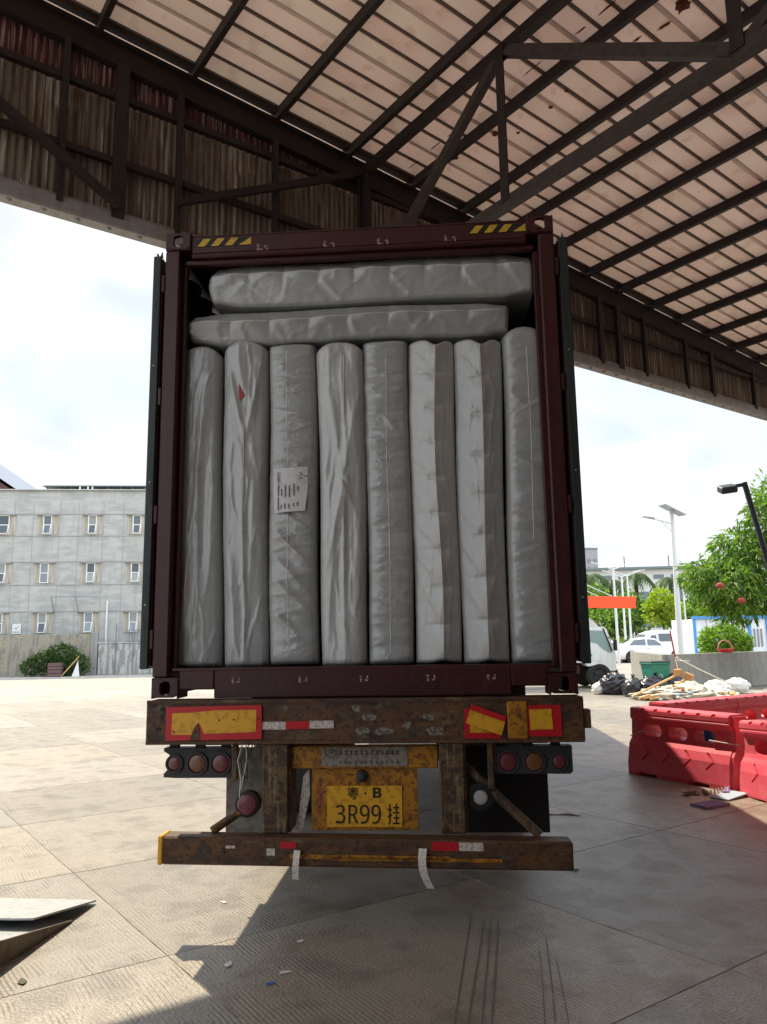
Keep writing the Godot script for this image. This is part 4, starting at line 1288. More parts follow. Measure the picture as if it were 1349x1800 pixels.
func make_bales() -> void:
	bale_noise.seed = 77
	bale_noise.noise_type = FastNoiseLite.TYPE_SIMPLEX_SMOOTH
	bale_noise.frequency = 1.0
	bale_noise.fractal_octaves = 2
	var g := "wrapped bales packed in the container"
	var V := Vector2(1.4, 0.28)     # slack that hangs lengthways
	var X := Vector2(0.35, 1.9)     # wrinkles across
	var defs := [
		# tl, tr, bl, br, top, bottom
		{c = [-1.158, -0.897, -1.158, -0.865, 3.43, 1.410], kind = "round", high = 0.045, round = 0.038, slack = V, crease = 0.004, top = "dome", mat = 0, folds = [[0.75, 0.9, 0.35, 0.35, 0.022, 0.05], [0.35, 0.35, 0.1, 0.02, 0.018, 0.04], [0.55, 0.75, 0.5, 0.1, 0.012, 0.025], [0.25, 0.8, 0.15, 0.3, 0.014, 0.04], [0.9, 0.7, 0.75, 0.25, 0.012, 0.04]], seam_and_glint = 0.40, seam_v = [0.02, 0.45], label = "upright wrapped bale with long slanting folds, leftmost in the container"},
		{c = [-0.888, -0.593, -0.848, -0.574, 3.455, 1.406], kind = "round", high = 0.055, round = 0.042, slack = V, crease = 0.005, top = "dome", mat = 0, folds = [[0.12, 0.92, 0.5, 0.70, 0.022, 0.03], [0.88, 0.94, 0.55, 0.68, 0.022, 0.035], [0.5, 0.72, 0.5, 0.02, 0.020, 0.03], [0.15, 0.55, 0.45, 0.4, 0.012, 0.035], [0.75, 0.55, 0.6, 0.15, 0.014, 0.04], [0.2, 0.35, 0.3, 0.05, 0.012, 0.04]], seam_and_glint = 0.5, seam_v = [0.5, 0.9], label = "upright wrapped bale with a torn red patch near its top, second from the left"},
		{c = [-0.589, -0.283, -0.567, -0.272, 3.42, 1.416], kind = "round", high = 0.05, round = 0.036, slack = X, crease = 0.006, top = "flat", mat = 1, folds = [[0.1, 0.48, 0.9, 0.40, 0.014, 0.020], [0.05, 0.42, 0.85, 0.30, 0.018, 0.035], [0.1, 0.33, 0.8, 0.22, 0.020, 0.04], [0.15, 0.25, 0.9, 0.15, 0.016, 0.035], [0.1, 0.16, 0.6, 0.09, 0.014, 0.03], [0.1, 0.68, 0.9, 0.67, 0.010, 0.014], [0.2, 0.60, 0.95, 0.585, 0.010, 0.014], [0.3, 0.78, 0.95, 0.76, 0.008, 0.015]], seam_and_glint = 0.42, seam_v = [0.03, 0.97], label = "upright wrapped bale bearing the white paper label, third from the left"},
		{c = [-0.284, 0.030, -0.248, 0.028, 3.42, 1.405], kind = "round", high = 0.06, round = 0.038, slack = V, crease = 0.004, top = "dome", mat = 2, folds = [[0.52, 0.55, 0.25, 0.85, 0.020, 0.05], [0.52, 0.55, 0.80, 0.80, 0.018, 0.045], [0.52, 0.55, 0.20, 0.30, 0.022, 0.05], [0.52, 0.55, 0.55, 0.02, 0.022, 0.03], [0.52, 0.55, 0.85, 0.42, 0.014, 0.035], [0.35, 0.4, 0.15, 0.03, 0.018, 0.04], [0.55, 0.95, 0.6, 0.6, 0.012, 0.02], [0.45, 0.57, 0.62, 0.53, -0.02, 0.02]], seam_and_glint = 0.58, seam_v = [0.72, 0.95], label = "upright wrapped bale pinched in at its middle, fourth from the left"},
		{c = [0.016, 0.305, 0.035, 0.305, 3.415, 1.411], kind = "round", high = 0.045, round = 0.034, slack = X, crease = 0.005, top = "flat", mat = 1, folds = [[0.1, 0.83, 0.95, 0.84, 0.010, 0.012], [0.05, 0.67, 0.95, 0.69, 0.012, 0.014], [0.3, 0.60, 0.98, 0.585, 0.010, 0.012], [0.45, 0.76, 0.75, 0.70, 0.012, 0.03], [0.2, 0.28, 0.95, 0.26, 0.010, 0.018], [0.2, 0.20, 0.95, 0.17, 0.012, 0.02], [0.3, 0.14, 0.95, 0.12, 0.010, 0.016]], seam_and_glint = 0.5, seam_v = [0.03, 0.97], label = "upright wrapped bale with fine cross wrinkles, fifth from the left"},
		{c = [0.300, 0.589, 0.312, 0.581, 3.415, 1.414], kind = "ridge", ridge = 0.58, high = 0.075, tufts = 9.0, round = 0.022, slack = V, crease = 0.003, top = "peaks", mat = 2, folds = [[0.55, 0.89, 0.1, 0.96, 0.014, 0.025], [0.55, 0.78, 0.15, 0.84, 0.010, 0.02], [0.55, 0.56, 0.1, 0.62, 0.012, 0.02], [0.55, 0.34, 0.12, 0.41, 0.012, 0.02], [0.55, 0.23, 0.12, 0.31, 0.014, 0.02], [0.55, 0.12, 0.15, 0.24, 0.016, 0.025]], seam_and_glint = -1.0, label = "upright tufted bale with a sharp ridge, left of the two ridged ones"},
		{c = [0.584, 0.885, 0.591, 0.857, 3.410, 1.411], kind = "ridge", ridge = 0.55, high = 0.07, tufts = 8.0, round = 0.022, slack = V, crease = 0.003, top = "peaks", mat = 0, folds = [[0.5, 0.87, 0.1, 0.95, 0.014, 0.025], [0.5, 0.75, 0.1, 0.80, 0.010, 0.02], [0.5, 0.5, 0.12, 0.56, 0.010, 0.02], [0.5, 0.375, 0.1, 0.45, 0.012, 0.02], [0.5, 0.25, 0.12, 0.34, 0.014, 0.02], [0.5, 0.12, 0.15, 0.22, 0.014, 0.025]], seam_and_glint = -1.0, label = "upright tufted bale with a sharp ridge, right of the two ridged ones"},
		{c = [0.894, 1.166, 0.873, 1.152, 3.475, 1.407], kind = "round", high = 0.05, round = 0.036, slack = X, crease = 0.004, top = "dome", mat = 1, folds = [[0.1, 0.72, 0.9, 0.77, 0.014, 0.018], [0.05, 0.80, 0.5, 0.74, 0.014, 0.04], [0.2, 0.6, 0.7, 0.55, 0.012, 0.03], [0.15, 0.42, 0.8, 0.38, 0.010, 0.025], [0.1, 0.3, 0.7, 0.33, 0.008, 0.02]], seam_and_glint = 0.55, seam_v = [0.35, 0.93], label = "tallest upright wrapped bale, rightmost in the container"},
		{c = [-0.928, 1.105, -0.945, 1.098, 3.985, 3.678], base = 0.62, horizontal = true, kind = "ridge", ridge = 0.66, high = 0.085, tufts = 9.0, round = 0.022, slack = Vector2(0.7, 0.7), crease = 0.003, top = "flat", mat = 0, folds = [[0.62, 0.12, 0.15, 0.06, 0.012, 0.03], [0.62, 0.33, 0.1, 0.40, 0.012, 0.03], [0.62, 0.55, 0.12, 0.62, 0.014, 0.03], [0.62, 0.78, 0.1, 0.84, 0.014, 0.03], [0.95, 0.9, 0.1, 0.97, 0.016, 0.03]], seam_and_glint = -1.0, label = "wrapped bale lying flat at the very top of the load"},
		{c = [-1.066, 0.945, -1.085, 0.932, 3.664, 3.432], base = 0.5, horizontal = true, kind = "ridge", ridge = 0.62, high = 0.075, tufts = 8.0, round = 0.026, slack = Vector2(0.7, 0.7), crease = 0.004, top = "flat", mat = 1, folds = [[0.6, 0.25, 0.1, 0.30, 0.012, 0.03], [0.6, 0.5, 0.1, 0.53, 0.016, 0.03], [0.6, 0.5, 0.95, 0.56, 0.012, 0.02], [0.6, 0.75, 0.1, 0.70, 0.012, 0.03]], seam_and_glint = -1.0, label = "wrapped bale lying flat below the topmost one, on the upright bales"},
	]
	var cb := Basis(Vector3.UP, deg_to_rad(YAW_TRUCK))
	var zf := -0.185
	for i in defs.size():
		var d: Dictionary = defs[i]
		d.seed = 3.7 * i + 1.0
		var c: Array = d.c
		var hz: bool = d.get("horizontal", false)
		var wx: float = (absf(c[1] - c[0]) + absf(c[3] - c[2])) * 0.5
		var hy: float = c[4] - c[5]
		var w: float = hy if hz else wx
		var l: float = wx if hz else hy
		var xm: float = (c[2] + c[3]) * 0.5
		var at: Vector3 = Vector3(C0.x, 0, C0.z) + cb * Vector3(xm, c[5], zf - d.get("back", 0.0) - 0.5)
		var b := thing("wrapped_bale", d.label, "bale", at, YAW_TRUCK, g)
		var nx := 150 if hz else 44
		var ny := 44 if hz else (240 if d.kind == "ridge" else 170)
		var P := PackedVector3Array()
		for j in ny:
			var v := j / float(ny - 1)
			for k in nx:
				var u := k / float(nx - 1)
				var x := lerpf(lerpf(c[2], c[3], u), lerpf(c[0], c[1], u), v) - xm
				var y := hy * v
				var q := absf(2.0 * u - 1.0)
				if not hz:
					var ty := smoothstep(0.85, 1.0, v)
					if d.top == "dome": y -= ty * 0.06 * pow(q, 2.2)
					elif d.top == "peaks":
						var pk := exp(-pow((u - d.ridge - 0.02) / 0.16, 2.0))
						y -= ty * 0.040 * pk + ty * 0.02 * pow(q, 4.0)
						y += smoothstep(0.10, 0.0, v) * 0.012 * pk
					# sides bulge a little and wander
					x += (0.006 * sin(v * 7.0 + i * 1.3)) * (1.0 if q > 0.0 else 0.0)
				else:
					var tx := smoothstep(0.90, 1.0, u) + smoothstep(0.10, 0.0, u)
					y += (0.5 - v) * tx * 0.05
					y += 0.006 * sin(u * 9.0 + i)
					x += -0.035 * smoothstep(0.12, 0.0, u) * sin(v * PI)
				var a := v * w if hz else u * w
				var bb := u * l if hz else v * l
				P.append(Vector3(x, y, 0.5 + wrap_depth(d, a, bb, w, l)))
		var mb := MB.new()
		mb.sheet(P, nx, ny)
		# sides running back into the load
		var edge := []
		for k in nx: edge.append(P[k])
		for j in range(1, ny): edge.append(P[j * nx + nx - 1])
		for k in range(nx - 2, -1, -1): edge.append(P[(ny - 1) * nx + k])
		for j in range(ny - 2, 0, -1): edge.append(P[j * nx])
		for k in edge.size():
			var e0: Vector3 = edge[k]
			var e1: Vector3 = edge[(k + 1) % edge.size()]
			var f0 := Vector3(e0.x, e0.y, -0.55)
			var f1 := Vector3(e1.x, e1.y, -0.55)
			mb.quad(f0, f1, e1, e0)
		part(b, "wrap", mb, M.wrap[d.mat])
		if d.seam_and_glint > 0.0:
			var path := []
			for k in 60:
				var v := lerpf(d.seam_v[0], d.seam_v[1], k / 59.0)
				var u: float = d.seam_and_glint + 0.012 * sin(v * 11.0 + i)
				var x: float = lerpf(lerpf(c[2], c[3], u), lerpf(c[0], c[1], u), v) - xm
				path.append(Vector3(x, hy * v, 0.5 + wrap_depth(d, u * w, v * l, w, l) - 0.0005))
			var sm := MB.new()
			sm.tube(path, 0.0028, 5)
			part(b, "seam_and_glint", sm, M.seam_and_glint)
		if d.kind == "ridge":
			# highlight along the ridge, put in as a thin pale line
			var path := []
			for k in 90:
				var q := 0.03 + 0.94 * k / 89.0
				var ur: float = d.ridge + 0.025 * sin(q * l * 3.1 + d.seed)
				var u := q if hz else ur
				var v := ur if hz else q
				var x: float = lerpf(lerpf(c[2], c[3], u), lerpf(c[0], c[1], u), v) - xm
				var y: float = hy * v
				if hz: y += 0.006 * sin(u * 9.0 + i)
				else: x += 0.006 * sin(v * 7.0 + i * 1.3)
				path.append(Vector3(x, y, 0.5 + wrap_depth(d, ur * w, q * l, w, l) - 0.001))
			var rs := MB.new()
			rs.tube(path, 0.0026, 5)
			part(b, "seam_and_glint", rs, M.seam_and_glint)
		if i == 1:
			var tr := MB.new()
			var path := [Vector2(0.30, 0.855), Vector2(0.36, 0.84), Vector2(0.45, 0.815), Vector2(0.40, 0.812), Vector2(0.33, 0.80), Vector2(0.31, 0.825)]
			var pts := PackedVector2Array()
			for q in path: pts.append(Vector2(lerpf(c[2], c[3], q.x) - xm, hy * q.y))
			tr.prism(pts, 0.5 + 0.058, 0.5 + 0.0595)
			part(b, "torn_patch", tr, M.red_pole)
		if i == 2: make_label(b, xm, c[5])

# the paper stuck to the third bale, its print turned on its side
func make_label(b: Node3D, xm: float, yb: float) -> void:
	var P := PackedVector3Array()
	var nx := 8
	var ny := 9
	for j in ny:
		for k in nx:
			var u := k / float(nx - 1)
			var v := j / float(ny - 1)
			var x := lerpf(lerpf(-0.530, -0.342, u), lerpf(-0.538, -0.328, u), smoothstep(0.0, 0.5, v)) - xm
			var y := lerpf(2.326 + 0.010 * u, 2.600 + 0.012 * u, v) - yb
			var z := 0.5 + 0.057 + 0.004 * sin(v * 5.0 + u) - 0.016 * pow(absf(2 * u - 0.9), 2.0) + 0.006 * smoothstep(0.8, 1.0, u) * (1.0 - v)
			P.append(Vector3(x, y, z + 0.010))
	var mb := MB.new()
	mb.sheet(P, nx, ny)
	var lb := part(b, "shipping_label", mb, M.paper)
	var z0 := 0.5 + 0.0715
	var X := func(q): return q - xm - 0.010
	lettering(lb, "heading", "LIMITED", 0.012, Vector3(X.call(-0.497), 2.545 - yb, z0 - 0.005), M.ink, 1.0, true, 90.0)
	# print too small to read: lines of ink
	var lines := [[-0.496, 2.34, 2.425], [-0.496, 2.432, 2.50], [-0.478, 2.350, 2.378], [-0.476, 2.43, 2.475], [-0.455, 2.350, 2.382], [-0.453, 2.42, 2.50], [-0.430, 2.350, 2.384], [-0.428, 2.42, 2.495], [-0.402, 2.362, 2.385], [-0.400, 2.43, 2.505], [-0.378, 2.366, 2.388], [-0.376, 2.46, 2.485]]
	for q in lines:
		var ln := MB.new()
		var y: float = q[1]
		while y < q[2] - 0.004:
			var h := rng.randf_range(0.004, 0.008)
			ln.box(Vector3(X.call(q[0]), y + h * 0.5 - yb, z0 + 0.001 - 0.016 * pow(absf(2.0 * (q[0] + 0.525) / 0.2 - 0.9), 2.0) * 0.9), Vector3(0.007, h, 0.001))
			y += h + 0.002
		part(lb, "print_line", ln, M.ink)
	strokes(lb, "handwriting", [[0, 0, 1, 0.4], [1, 0.4, 0, 0.8], [0.1, 1.2, 1, 1.3], [1, 1.3, 0.2, 1.9], [0.2, 1.9, 1, 2.1]], Vector3(X.call(-0.372), 2.528 - yb, z0 - 0.004), Vector2(0.026, 0.022), 0.0025, M.ink)

# ------------------------------------------------------------------ left of the container
func make_left_side() -> void:
	var at := Vector3(-17, 0, -43)
	var bld := thing("factory_building", "grey rendered three storey factory block with small upright windows, left of the container", "building", at, 5.0)
	pbox(bld, "wall", Vector3(-3.0, 5.08, -6.0), Vector3(18.0, 10.16, 12.0), M.plaster, 0.02)
	# string courses and pilaster joints stand a little proud
	for y in [8.82, 7.58, 6.14, 4.86, 3.40]:
		pbox(bld, "string_course", Vector3(-3.0, y, 0.012), Vector3(18.0, 0.04, 0.04), M.plaster_joint, 0.0)
	for x in [-8.4, -6.0, -3.62, -2.6, -1.15, -0.14, 1.22, 2.34, 3.75, 5.0]:
		pbox(bld, "wall_joint", Vector3(x, 5.0, 0.008), Vector3(0.03, 9.0, 0.02), M.plaster_joint, 0.0)
	pbox(bld, "parapet_cap", Vector3(-3.0, 10.19, -0.05), Vector3(18.1, 0.07, 0.35), M.plaster, 0.01)
	for row in [[8.74, 7.65], [6.05, 4.95], [3.32, 2.20]]:
		for x in [-9.2, -6.7, -4.25, -1.82, 0.63, 3.07, 5.5]:
			var wide: float = 0.74 if x == -4.25 else 0.46
			var cy: float = (row[0] + row[1]) * 0.5
			var h: float = row[0] - row[1]
			var wn := Node3D.new()
			wn.name = "window"
			bld.add_child(wn, true)
			wn.position = Vector3(x + rng.randf_range(-0.03, 0.03), cy, 0.0)
			pbox(wn, "niche_panel", Vector3(-0.37 - (wide - 0.46) * 0.5, 0, 0.02), Vector3(0.30, h, 0.03), M.niche, 0.0)
			pbox(wn, "niche_panel", Vector3(0.40 + (wide - 0.46) * 0.5, 0, 0.02), Vector3(0.34, h, 0.03), M.niche, 0.0)
			pbox(wn, "lintel", Vector3(0, h * 0.5 + 0.03, 0.07), Vector3(1.15 + wide - 0.46, 0.06, 0.16), M.plaster_dark, 0.005)
			var fr := MB.new()
			for s in [-1.0, 1.0]:
				fr.box(Vector3(s * (wide * 0.5 - 0.02), 0, 0.05), Vector3(0.045, h, 0.07)); fr.box(Vector3(0, s * (h * 0.5 - 0.02), 0.05), Vector3(wide - 0.09, 0.045, 0.07))
			fr.box(Vector3(0, 0.0, 0.05), Vector3(wide - 0.09, 0.05, 0.07))
			part(wn, "frame", fr, M.white)
			pbox(wn, "pane", Vector3(0, h * 0.25, 0.035), Vector3(wide - 0.09, h * 0.5 - 0.06, 0.012), M.panes[rng.randi() % 4], 0.0)
			# lower casement, many tilted open
			var tilt := rng.randf() < 0.55
			var ca := Node3D.new()
			ca.name = "casement"
			wn.add_child(ca, true)
			ca.position = Vector3(0, -0.03, 0.06)
			ca.rotation_degrees.x = -16.0 if tilt else 0.0
			pbox(ca, "pane", Vector3(0, -h * 0.25 + 0.02, 0.0), Vector3(wide - 0.09, h * 0.5 - 0.07, 0.012), M.panes[rng.randi() % 4], 0.0)
			if tilt:
				var cf := MB.new()
				for s in [-1.0, 1.0]: cf.box(Vector3(s * (wide * 0.5 - 0.05), -h * 0.25 + 0.02, 0.012), Vector3(0.035, h * 0.5 - 0.05, 0.02))
				cf.box(Vector3(0, -h * 0.5 + 0.06, 0.012), Vector3(wide - 0.09, 0.035, 0.02))
				part(ca, "casement_frame", cf, M.white)
	# notice, pipe, rack, small balcony
	var nt := pbox(bld, "notice_board", Vector3(-3.13, 2.46, 0.05), Vector3(0.46, 0.54, 0.03), M.white, 0.004)
	var mk := MB.new()
	mk.bar(Vector3(-3.24, 2.52, 0.068), Vector3(-3.14, 2.46, 0.068), 0.03, 0.004, Vector3(0, 0, 1)); mk.bar(Vector3(-3.14, 2.46, 0.068), Vector3(-3.02, 2.62, 0.068), 0.03, 0.004, Vector3(0, 0, 1))
	for k in 4: mk.box(Vector3(-3.26 + k * 0.085, 2.29, 0.068), Vector3(0.05, 0.06, 0.004))
	part(nt, "printed_mark", mk, M.far_dark)
	var pp := MB.new()
	pp.tube([Vector3(1.65, 3.95, 0.12), Vector3(1.65, 0.0, 0.12)], 0.05, 8)
	part(bld, "drain_pipe", pp, M.white)
	var rk := MB.new()
	rk.bar(Vector3(-1.30, 4.16, 0.45), Vector3(1.22, 4.14, 0.45), 0.04, 0.04)
	for x in [-1.2, 0.1]: rk.bar(Vector3(x, 3.30, 0.05), Vector3(x - 0.06, 4.15, 0.45), 0.03, 0.03)
	part(bld, "awning_rack", rk, M.far_dark)
	var bc := MB.new()
	bc.box(Vector3(3.35, 1.68, 0.4), Vector3(0.9, 0.06, 0.7))
	for k in 12: bc.bar(Vector3(2.93 + k * 0.075, 1.68, 0.74), Vector3(2.93 + k * 0.075 + (0.05 if k % 2 else -0.05), 2.28, 0.74), 0.018, 0.018)
	bc.box(Vector3(3.35, 2.30, 0.74), Vector3(0.9, 0.04, 0.04))
	part(bld, "window_cage", bc, M.far_dark)
	# rooftop canopy
	var cn := thing("rooftop_canopy", "long low dark roofed canopy standing on the grey factory's roof", "canopy", at + Vector3(0.6, 10.16, -1.4), 5.0)
	pbox(cn, "roof", Vector3(0, 0.52, -1.0), Vector3(6.6, 0.06, 2.6), M.roof_dark, 0.0, Basis(Vector3(1, 0, 0), 0.03))
	pbox(cn, "back_panel", Vector3(0.1, 0.25, -2.1), Vector3(6.3, 0.5, 0.05), M.far_dark, 0.0)
	for k in 10:
		pbox(cn, "post", Vector3(-3.1 + k * 0.69, 0.25, 0.1), Vector3(0.06, 0.5, 0.06), M.roof_dark, 0.0)
	for k in [-1.2, -0.75, -0.5]:
		pbox(cn, "vent_pipe", Vector3(k, 0.24, 0.25), Vector3(0.08, 0.48, 0.08), M.white, 0.01)
	pbox(cn, "rail", Vector3(0, 0.16, 0.14), Vector3(6.3, 0.05, 0.04), M.white, 0.0)
	# warehouse roof beyond
	var wh := thing("gabled_warehouse", "pale metal gabled roof with red brown wall behind the grey factory", "building", Vector3(-31.5, 0, -58), 5.0)
	var wm := MB.new()
	wm.prism(PackedVector2Array([Vector2(-12, 0), Vector2(5.2, 0), Vector2(5.2, 11.9), Vector2(-2.5, 17.0), Vector2(-12, 11.5)]), -20.0, -0.4)
	part(wh, "wall", wm, M.red_tile)
	var rf := MB.new()
	rf.bar(Vector3(6.4, 11.9, -10.0), Vector3(-2.5, 18.0, -10.0), 21.0, 0.9, Vector3(0, 1, 0)); rf.bar(Vector3(-2.5, 18.0, -10.0), Vector3(-12.6, 12.0, -10.0), 21.0, 0.9, Vector3(0, 1, 0))
	part(wh, "roof", rf, M.metal_roof)
	# yard walls in front of the factory
	var yw := thing("yard_wall", "stained tan rendered yard wall behind the shrub, below the factory windows", "wall", at + Vector3(0.13, 0, 1.49), 5.0)
	pbox(yw, "panel", Vector3(-5.0, 1.06, 0), Vector3(12.6, 2.13, 0.22), M.yard_wall, 0.01)
	pbox(yw, "end_pier", Vector3(1.47, 1.08, 0.02), Vector3(0.34, 2.2, 0.34), M.plaster_dark, 0.01)
	var lw := thing("low_wall", "whitish stained low wall beside the container's open left door", "wall", at + Vector3(0.13, 0, 1.55), 5.0)
	pbox(lw, "panel", Vector3(4.0, 0.80, 0), Vector3(4.6, 1.6, 0.2), M.low_wall, 0.01)
	pbox(lw, "coping", Vector3(4.0, 1.63, 0), Vector3(4.7, 0.07, 0.28), M.low_wall, 0.01)
	for x in [2.6, 3.5, 4.4]:
		pbox(lw, "post", Vector3(x, 1.3, 0.14), Vector3(0.045, 2.6, 0.045), M.far_dark, 0.0)
	# things by the shrub
	var bx := thing("brown_crate", "small red brown crate standing in front of the left shrub", "crate", at + Vector3(0.5, 0, 3.6), 8.0)
	for k in 4: pbox(bx, "board", Vector3(0, 0.09 + k * 0.17, 0), Vector3(0.62, 0.15, 0.5), M.red_tile, 0.008)
	var bd := thing("leaning_board", "white triangular board leaning on a stick beside the brown crate", "board", at + Vector3(1.25, 0, 3.55), 8.0)
	var bm := MB.new()
	bm.prism(PackedVector2Array([Vector2(0.05, 0), Vector2(0.42, 0), Vector2(0.32, 0.78)]), -0.02, 0.0)
	part(bd, "panel", bm, M.white)
	var sk := MB.new()
	sk.bar(Vector3(-0.45, 0.0, 0.05), Vector3(0.36, 0.98, -0.02), 0.05, 0.05)
	part(bd, "stick", sk, M.wood)
	# pale concrete strip before the walls
	var stp := MB.new()
	stp.quad(Vector3(-34, -0.004, -36.5), Vector3(-6, -0.004, -38.0), Vector3(-6, -0.004, -40.2), Vector3(-34, -0.004, -38.2))
	structure(part(self, "concrete_strip", stp, M.low_wall))

# ------------------------------------------------------------------ right of the container
func wheel_part(parent: Node, at: Vector3, r: float, w: float, face: float) -> void:
	var o := Node3D.new()
	o.name = "wheel"
	parent.add_child(o, true)
	o.position = at
	var xf := Transform3D(Basis(Vector3(1, 0, 0), Vector3(0, 0, 1), Vector3(0, -1, 0)), Vector3.ZERO)
	var t := MB.new()
	t.lathe([Vector2(r * 0.62, -w * 0.5), Vector2(r * 0.9, -w * 0.52), Vector2(r, -w * 0.35), Vector2(r, w * 0.35), Vector2(r * 0.9, w * 0.52), Vector2(r * 0.62, w * 0.5)], 28, xf)
	part(o, "tyre", t, M.tyre)
	var h := MB.new()
	h.lathe([Vector2(0, -w * 0.30), Vector2(r * 0.2, -w * 0.32), Vector2(r * 0.5, -w * 0.2), Vector2(r * 0.63, -w * 0.45), Vector2(r * 0.63, w * 0.45), Vector2(r * 0.5, w * 0.2), Vector2(r * 0.2, w * 0.32), Vector2(0, w * 0.30)], 24, xf)
	for k in 5:
		var a := TAU * k / 5.0
		h.box(Vector3(cos(a) * r * 0.34, sin(a) * r * 0.34, face * w * 0.38), Vector3(r * 0.5, r * 0.12, w * 0.12), Basis(Vector3(0, 0, 1), a))
	part(o, "rim", h, M.rim)

# a car from stations along its length: [x, underside, belt, roof, half width, roof half width]
func car_body(parent: Node, st: Array, m: Material) -> void:
	var body := MB.new()
	var rows := []
	for s in st:
		var x: float = s[0]
		var hw: float = s[4]
		rows.append([Vector3(x, s[1], -hw * 0.9), Vector3(x, s[1] + 0.12, -hw), Vector3(x, (s[1] + s[2]) * 0.5, -hw * 1.02), Vector3(x, s[2], -hw * 0.96), Vector3(x, s[3], -s[5]), Vector3(x, s[3] + 0.02, 0), Vector3(x, s[3], s[5]), Vector3(x, s[2], hw * 0.96), Vector3(x, (s[1] + s[2]) * 0.5, hw * 1.02), Vector3(x, s[1] + 0.12, hw), Vector3(x, s[1], hw * 0.9)])
	var nx := rows.size()
	var ny := 11
	var P := PackedVector3Array()
	for j in ny:
		for i in nx: P.append(rows[i][ny - 1 - j])
	body.sheet(P, nx, ny)
	for i in [0, nx - 1]:
		var r: Array = rows[i]
		for k in range(1, ny - 1):
			if i == 0: body.tri(r[0], r[k + 1], r[k])
			else: body.tri(r[0], r[k], r[k + 1])
	part(parent, "body", body, m)

func make_car(label: String, at: Vector3, turn: float, van := false) -> Node3D:
	var c := thing("parked_van" if van else "parked_car", label, "van" if van else "car", at, turn, "vehicles parked beyond the wall")
	if van:
		car_body(c, [[-2.15, 0.40, 0.80, 0.82, 0.72, 0.62], [-2.1, 0.28, 0.98, 1.0, 0.80, 0.70], [-1.45, 0.22, 1.08, 1.12, 0.83, 0.70], [-0.95, 0.22, 1.12, 1.72, 0.84, 0.68], [-0.3, 0.22, 1.12, 1.92, 0.84, 0.68], [1.2, 0.22, 1.12, 1.94, 0.84, 0.68], [1.95, 0.22, 1.10, 1.88, 0.83, 0.66], [2.1, 0.28, 1.05, 1.30, 0.80, 0.70], [2.14, 0.40, 0.9, 1.0, 0.76, 0.66]], M.white_car)
		for s in [-1.0, 1.0]:
			for q in [[-0.95, -0.35, 1.20, 1.62], [-0.2, 0.75, 1.20, 1.72], [0.9, 1.75, 1.20, 1.72]]:
				var g := MB.new()
				var z0: float = s * 0.825
				var z1: float = s * 0.725
				g.quad(Vector3(q[0], q[2], z0), Vector3(q[1], q[2], z0), Vector3(q[1], q[3], z1 + s * 0.02), Vector3(q[0] + (0.25 if q[0] < -0.5 else 0.0), q[3], z1 + s * 0.02))
				part(c, "side_window", g, M.glass_dark)
		var ws := MB.new()
		ws.quad(Vector3(-1.44, 1.15, -0.62), Vector3(-1.44, 1.15, 0.62), Vector3(-1.0, 1.70, 0.58), Vector3(-1.0, 1.70, -0.58))
		part(c, "windscreen", ws, M.glass_dark)
		for x in [-1.4, 1.35]:
			for s in [-1.0, 1.0]: wheel_part(c, Vector3(x, 0.32, s * 0.76), 0.32, 0.2, s)
		return c
	car_body(c, [[-2.32, 0.42, 0.60, 0.62, 0.66, 0.5], [-2.22, 0.26, 0.70, 0.74, 0.80, 0.62], [-1.4, 0.20, 0.84, 0.90, 0.88, 0.72], [-0.85, 0.20, 0.92, 1.00, 0.89, 0.72], [-0.2, 0.20, 0.95, 1.40, 0.90, 0.60], [0.5, 0.20, 0.96, 1.47, 0.90, 0.58], [1.2, 0.20, 0.97, 1.38, 0.89, 0.58], [1.85, 0.22, 0.96, 1.06, 0.86, 0.66], [2.2, 0.28, 0.90, 0.98, 0.80, 0.64], [2.3, 0.42, 0.78, 0.84, 0.70, 0.54]], M.white_car)
	for s in [-1.0, 1.0]:
		for q in [[[-0.62, 0.99], [0.32, 1.0], [0.30, 1.38], [-0.15, 1.35]], [[0.42, 1.0], [1.45, 1.02], [1.12, 1.33], [0.40, 1.39]]]:
			var g := MB.new()
			var pz := func(y): return s * lerpf(0.885, 0.625, (y - 0.96) / 0.50)
			g.quad(Vector3(q[0][0], q[0][1], pz.call(q[0][1])), Vector3(q[1][0], q[1][1], pz.call(q[1][1])), Vector3(q[2][0], q[2][1], pz.call(q[2][1])), Vector3(q[3][0], q[3][1], pz.call(q[3][1])))
			part(c, "side_window", g, M.glass_dark)
		pbox(c, "mirror", Vector3(-0.55, 0.98, s * 0.98), Vector3(0.12, 0.12, 0.16), M.white_car, 0.02)
		pbox(c, "headlamp", Vector3(-2.12, 0.66, s * 0.66), Vector3(0.26, 0.10, 0.22), M.pane, 0.02)
		pbox(c, "door_handle", Vector3(0.30, 0.82, s * 0.915), Vector3(0.16, 0.03, 0.02), M.rim, 0.0)
	var ws := MB.new()
	ws.quad(Vector3(-0.86, 1.0, -0.68), Vector3(-0.86, 1.0, 0.68), Vector3(-0.24, 1.395, 0.56), Vector3(-0.24, 1.395, -0.56))
	part(c, "windscreen", ws, M.glass_dark)
	var rw := MB.new()
	rw.quad(Vector3(1.84, 1.075, 0.62), Vector3(1.84, 1.075, -0.62), Vector3(1.26, 1.39, -0.54), Vector3(1.26, 1.39, 0.54))
	part(c, "rear_window", rw, M.glass_dark)
	for x in [-1.42, 1.38]:
		for s in [-1.0, 1.0]:
			var ar := MB.new()
			disc(ar, Vector3(x, 0.34, s * 0.905), 0.39, 0.001, 0.002)
			part(c, "wheel_arch", ar, M.rubber)
			wheel_part(c, Vector3(x, 0.33, s * 0.83), 0.33, 0.2, s)
	return c

